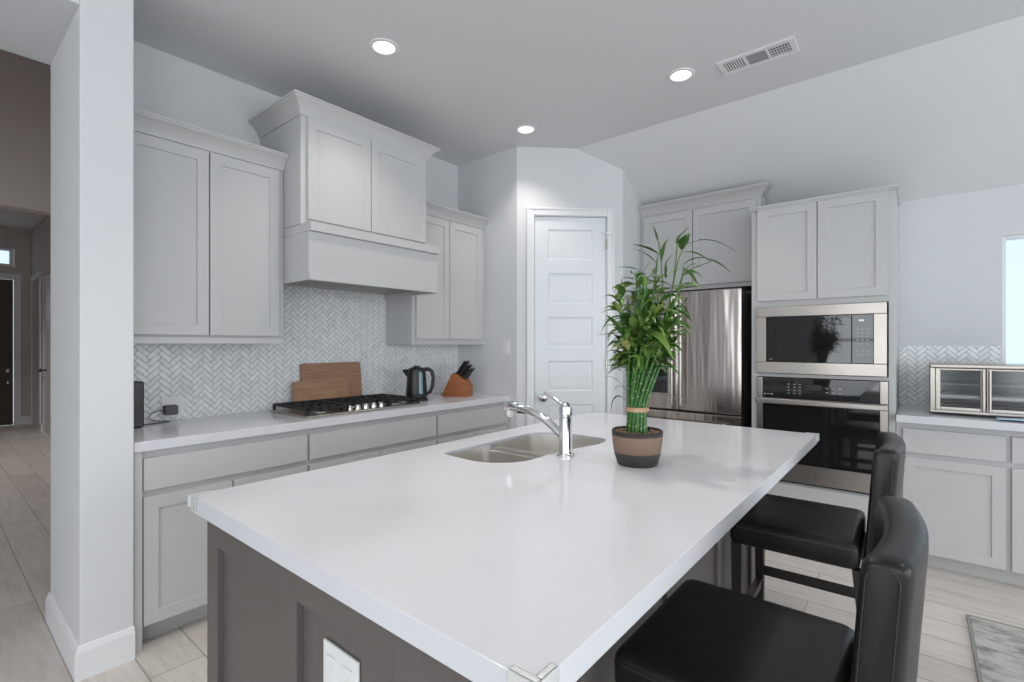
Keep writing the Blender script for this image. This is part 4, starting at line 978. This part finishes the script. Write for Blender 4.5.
# speaker, charger with cord, outlet, light switch
t = thing('smart_speaker', 'slim upright black speaker at the counter end by the white wall', 'speaker', (-3.10, 0.675, KZ))
MB().box(-0.045, 0.045, -0.06, 0.068, 0.004, 0.238, 0.008, 0, 3).build('speaker_body', M['black'], t); MB().box(-0.035, 0.035, -0.05, 0.058, 0.0, 0.005).build('foot', M['rubber'], t)
t = thing('wall_outlet', 'white outlet plate on the herringbone tiles, holding the black charger', 'outlet', (XL+0.006, 0.905, 0.945), PI/2)
MB().box(-0.035, 0.075, -0.006, 0, 0, 0.112, 0.002).build('cover_plate', M['plastic_white'], t)
for a in (-0.020, 0.032): MB().box(a, a+0.033, -0.0075, -0.006, 0.022, 0.09, 0.001).build('socket', M['plastic_white'], t)
t = thing('phone_charger', 'black plug-in charger with a looping cord above the left counter', 'charger', (XL+0.0135, 0.905, 0.99), PI/2)
MB().box(-0.032, 0.030, -0.055, 0.0, -0.026, 0.026, 0.006, 0, 3).build('plug', M['rubber'], t)
MB().tube([(-0.032, -0.03, 0.0), (-0.06, -0.032, 0.0), (-0.095, -0.035, -0.012), (-0.105, -0.04, -0.032), (-0.085, -0.045, -0.05), (-0.03, -0.05, -0.0575), (-0.015, -0.06, -0.0592), (-0.06, -0.075, -0.0595), (-0.13, -0.09, -0.0595), (-0.17, -0.10, -0.0595)], 0.0024, 8).build('cord', M['black'], t)
t = thing('light_switch', 'white rocker light switch on the wall left of the pantry door', 'switch', (-2.713, YR, 1.27))
MB().box(0, 0.078, -0.006, 0, 0, 0.125, 0.002).build('cover_plate', M['plastic_white'], t); MB().box(0.022, 0.056, -0.0095, -0.006, 0.028, 0.097, 0.001).build('rocker', M['plastic_white'], t)

# ------------------------------------------------------------------ ceiling: lamps and vent
def lamp(x, y, label, z=CEIL, power=15, col=(1.0, 0.92, 0.84)):
    t = thing('recessed_light', label, 'ceiling light', (x, y, z), 0, 'recessed ceiling lights')
    MB().lathe([(0.058, -0.001), (0.060, -0.006), (0.078, -0.005), (0.082, 0.0), (0.058, 0.0), (0.058, -0.001)], 36, cap=False).build('trim_ring', M['plastic_white'], t)
    MB().lathe([(0.0, -0.0035), (0.05, -0.003), (0.059, -0.0015)], 36, cap=False).build('lens', M['lamp'], t)
    l = bpy.data.lights.new('lamp_light', 'SPOT'); l.energy = power; l.color = col; l.spot_size = 1.95; l.spot_blend = 0.75; l.shadow_soft_size = 0.05
    o = bpy.data.objects.new('lamp_light', l); COL.objects.link(o); o.parent = t; o.location = (0, 0, -0.03); return t
lamp(-2.272, 1.643, 'round white recessed ceiling light above the range hood, leftmost of the three')
lamp(-2.305, 2.96, 'round white recessed ceiling light just in front of the pantry wall')
lamp(-1.111, 2.967, 'round white recessed ceiling light next to the ceiling vent')
lamp(-8.6, 0.55, 'recessed ceiling light in the foyer beyond the hall opening', 3.3, 85, (1.0, 0.96, 0.93))
lamp(-5.2, -0.6, 'added unseen ceiling light brightening the tall hall, above the opening', 4.4, 45, (1.0, 0.96, 0.93))  # unseen lamp, added to lift the dim hall walls
lamp(-1.111, 1.643, 'added unseen overhead light brightening the island above the sink', CEIL, 32)  # added for more light from above on the island; not a seen fitting
lamp(-1.111, 0.30, 'added unseen overhead light brightening the near end of the island', CEIL, 32)  # another unseen lamp added to light the island top
lamp(1.20, 1.643, 'added unseen overhead light brightening the room right of the island', CEIL, 32)  # added overhead light out of view, right of the island
lamp(1.20, -1.20, 'added unseen overhead light behind the viewer in the living area', CEIL, 32)  # added behind the camera to raise the overhead light
t = thing('ceiling_vent', 'white rectangular air vent with louvres in the flat ceiling', 'vent', (-0.904, 2.968, CEIL))
w, ln = 0.398, 0.170
mb = MB().box(0, w, 0, 0.03, -0.008, 0, 0.002).box(0, w, ln-0.03, ln, -0.008, 0, 0.002).box(0, 0.03, 0.03, ln-0.03, -0.008, 0, 0.002).box(w-0.03, w, 0.03, ln-0.03, -0.008, 0, 0.002).box(0.138, 0.150, 0.03, ln-0.03, -0.008, 0).box(0.252, 0.264, 0.03, ln-0.03, -0.008, 0)
mb.build('vent_frame', M['plastic_white'], t)
mb = MB()
for i in range(8): x = 0.036+i*0.0135; mb.box(x, x+0.007, 0.03, ln-0.03, -0.007, -0.0035)
mb.build('louvre_bank', M['plastic_white'], t); mb = MB()
for i in range(4): y = 0.038+i*0.027; mb.box(0.264, w-0.03, y, y+0.007, -0.006, -0.0035)
for i in range(7): x = 0.270+i*0.0145; mb.box(x, x+0.004, 0.03, ln-0.03, -0.006, -0.0035)
mb.build('louvre_grid', M['plastic_white'], t)
MB().box(0.03, w-0.03, 0.03, ln-0.03, -0.003, -0.0005).build('duct_shade', M['gap_shade'], t)  # flat dark sheet standing in for the shade behind the louvres
MB().box(0.150, 0.252, 0.03, ln-0.03, -0.006, -0.003).build('damper', M['damper'], t)

# ------------------------------------------------------------------ rug
t = thing('area_rug', 'grey distressed-pattern rug on the floor at the lower right', 'rug', (0.19, 1.60, 0))
MB().box(0.012, 1.388, 0.012, 1.728, 0.0, 0.009, 0.003).build('pile', M['rug'], t)
MB().box(0, 1.40, 0, 0.012, 0, 0.010, 0.002).box(0, 1.40, 1.728, 1.74, 0, 0.010, 0.002).box(0, 0.012, 0.012, 1.728, 0, 0.010, 0.002).box(1.388, 1.40, 0.012, 1.728, 0, 0.010, 0.002).build('binding', M['rug_edge'], t)
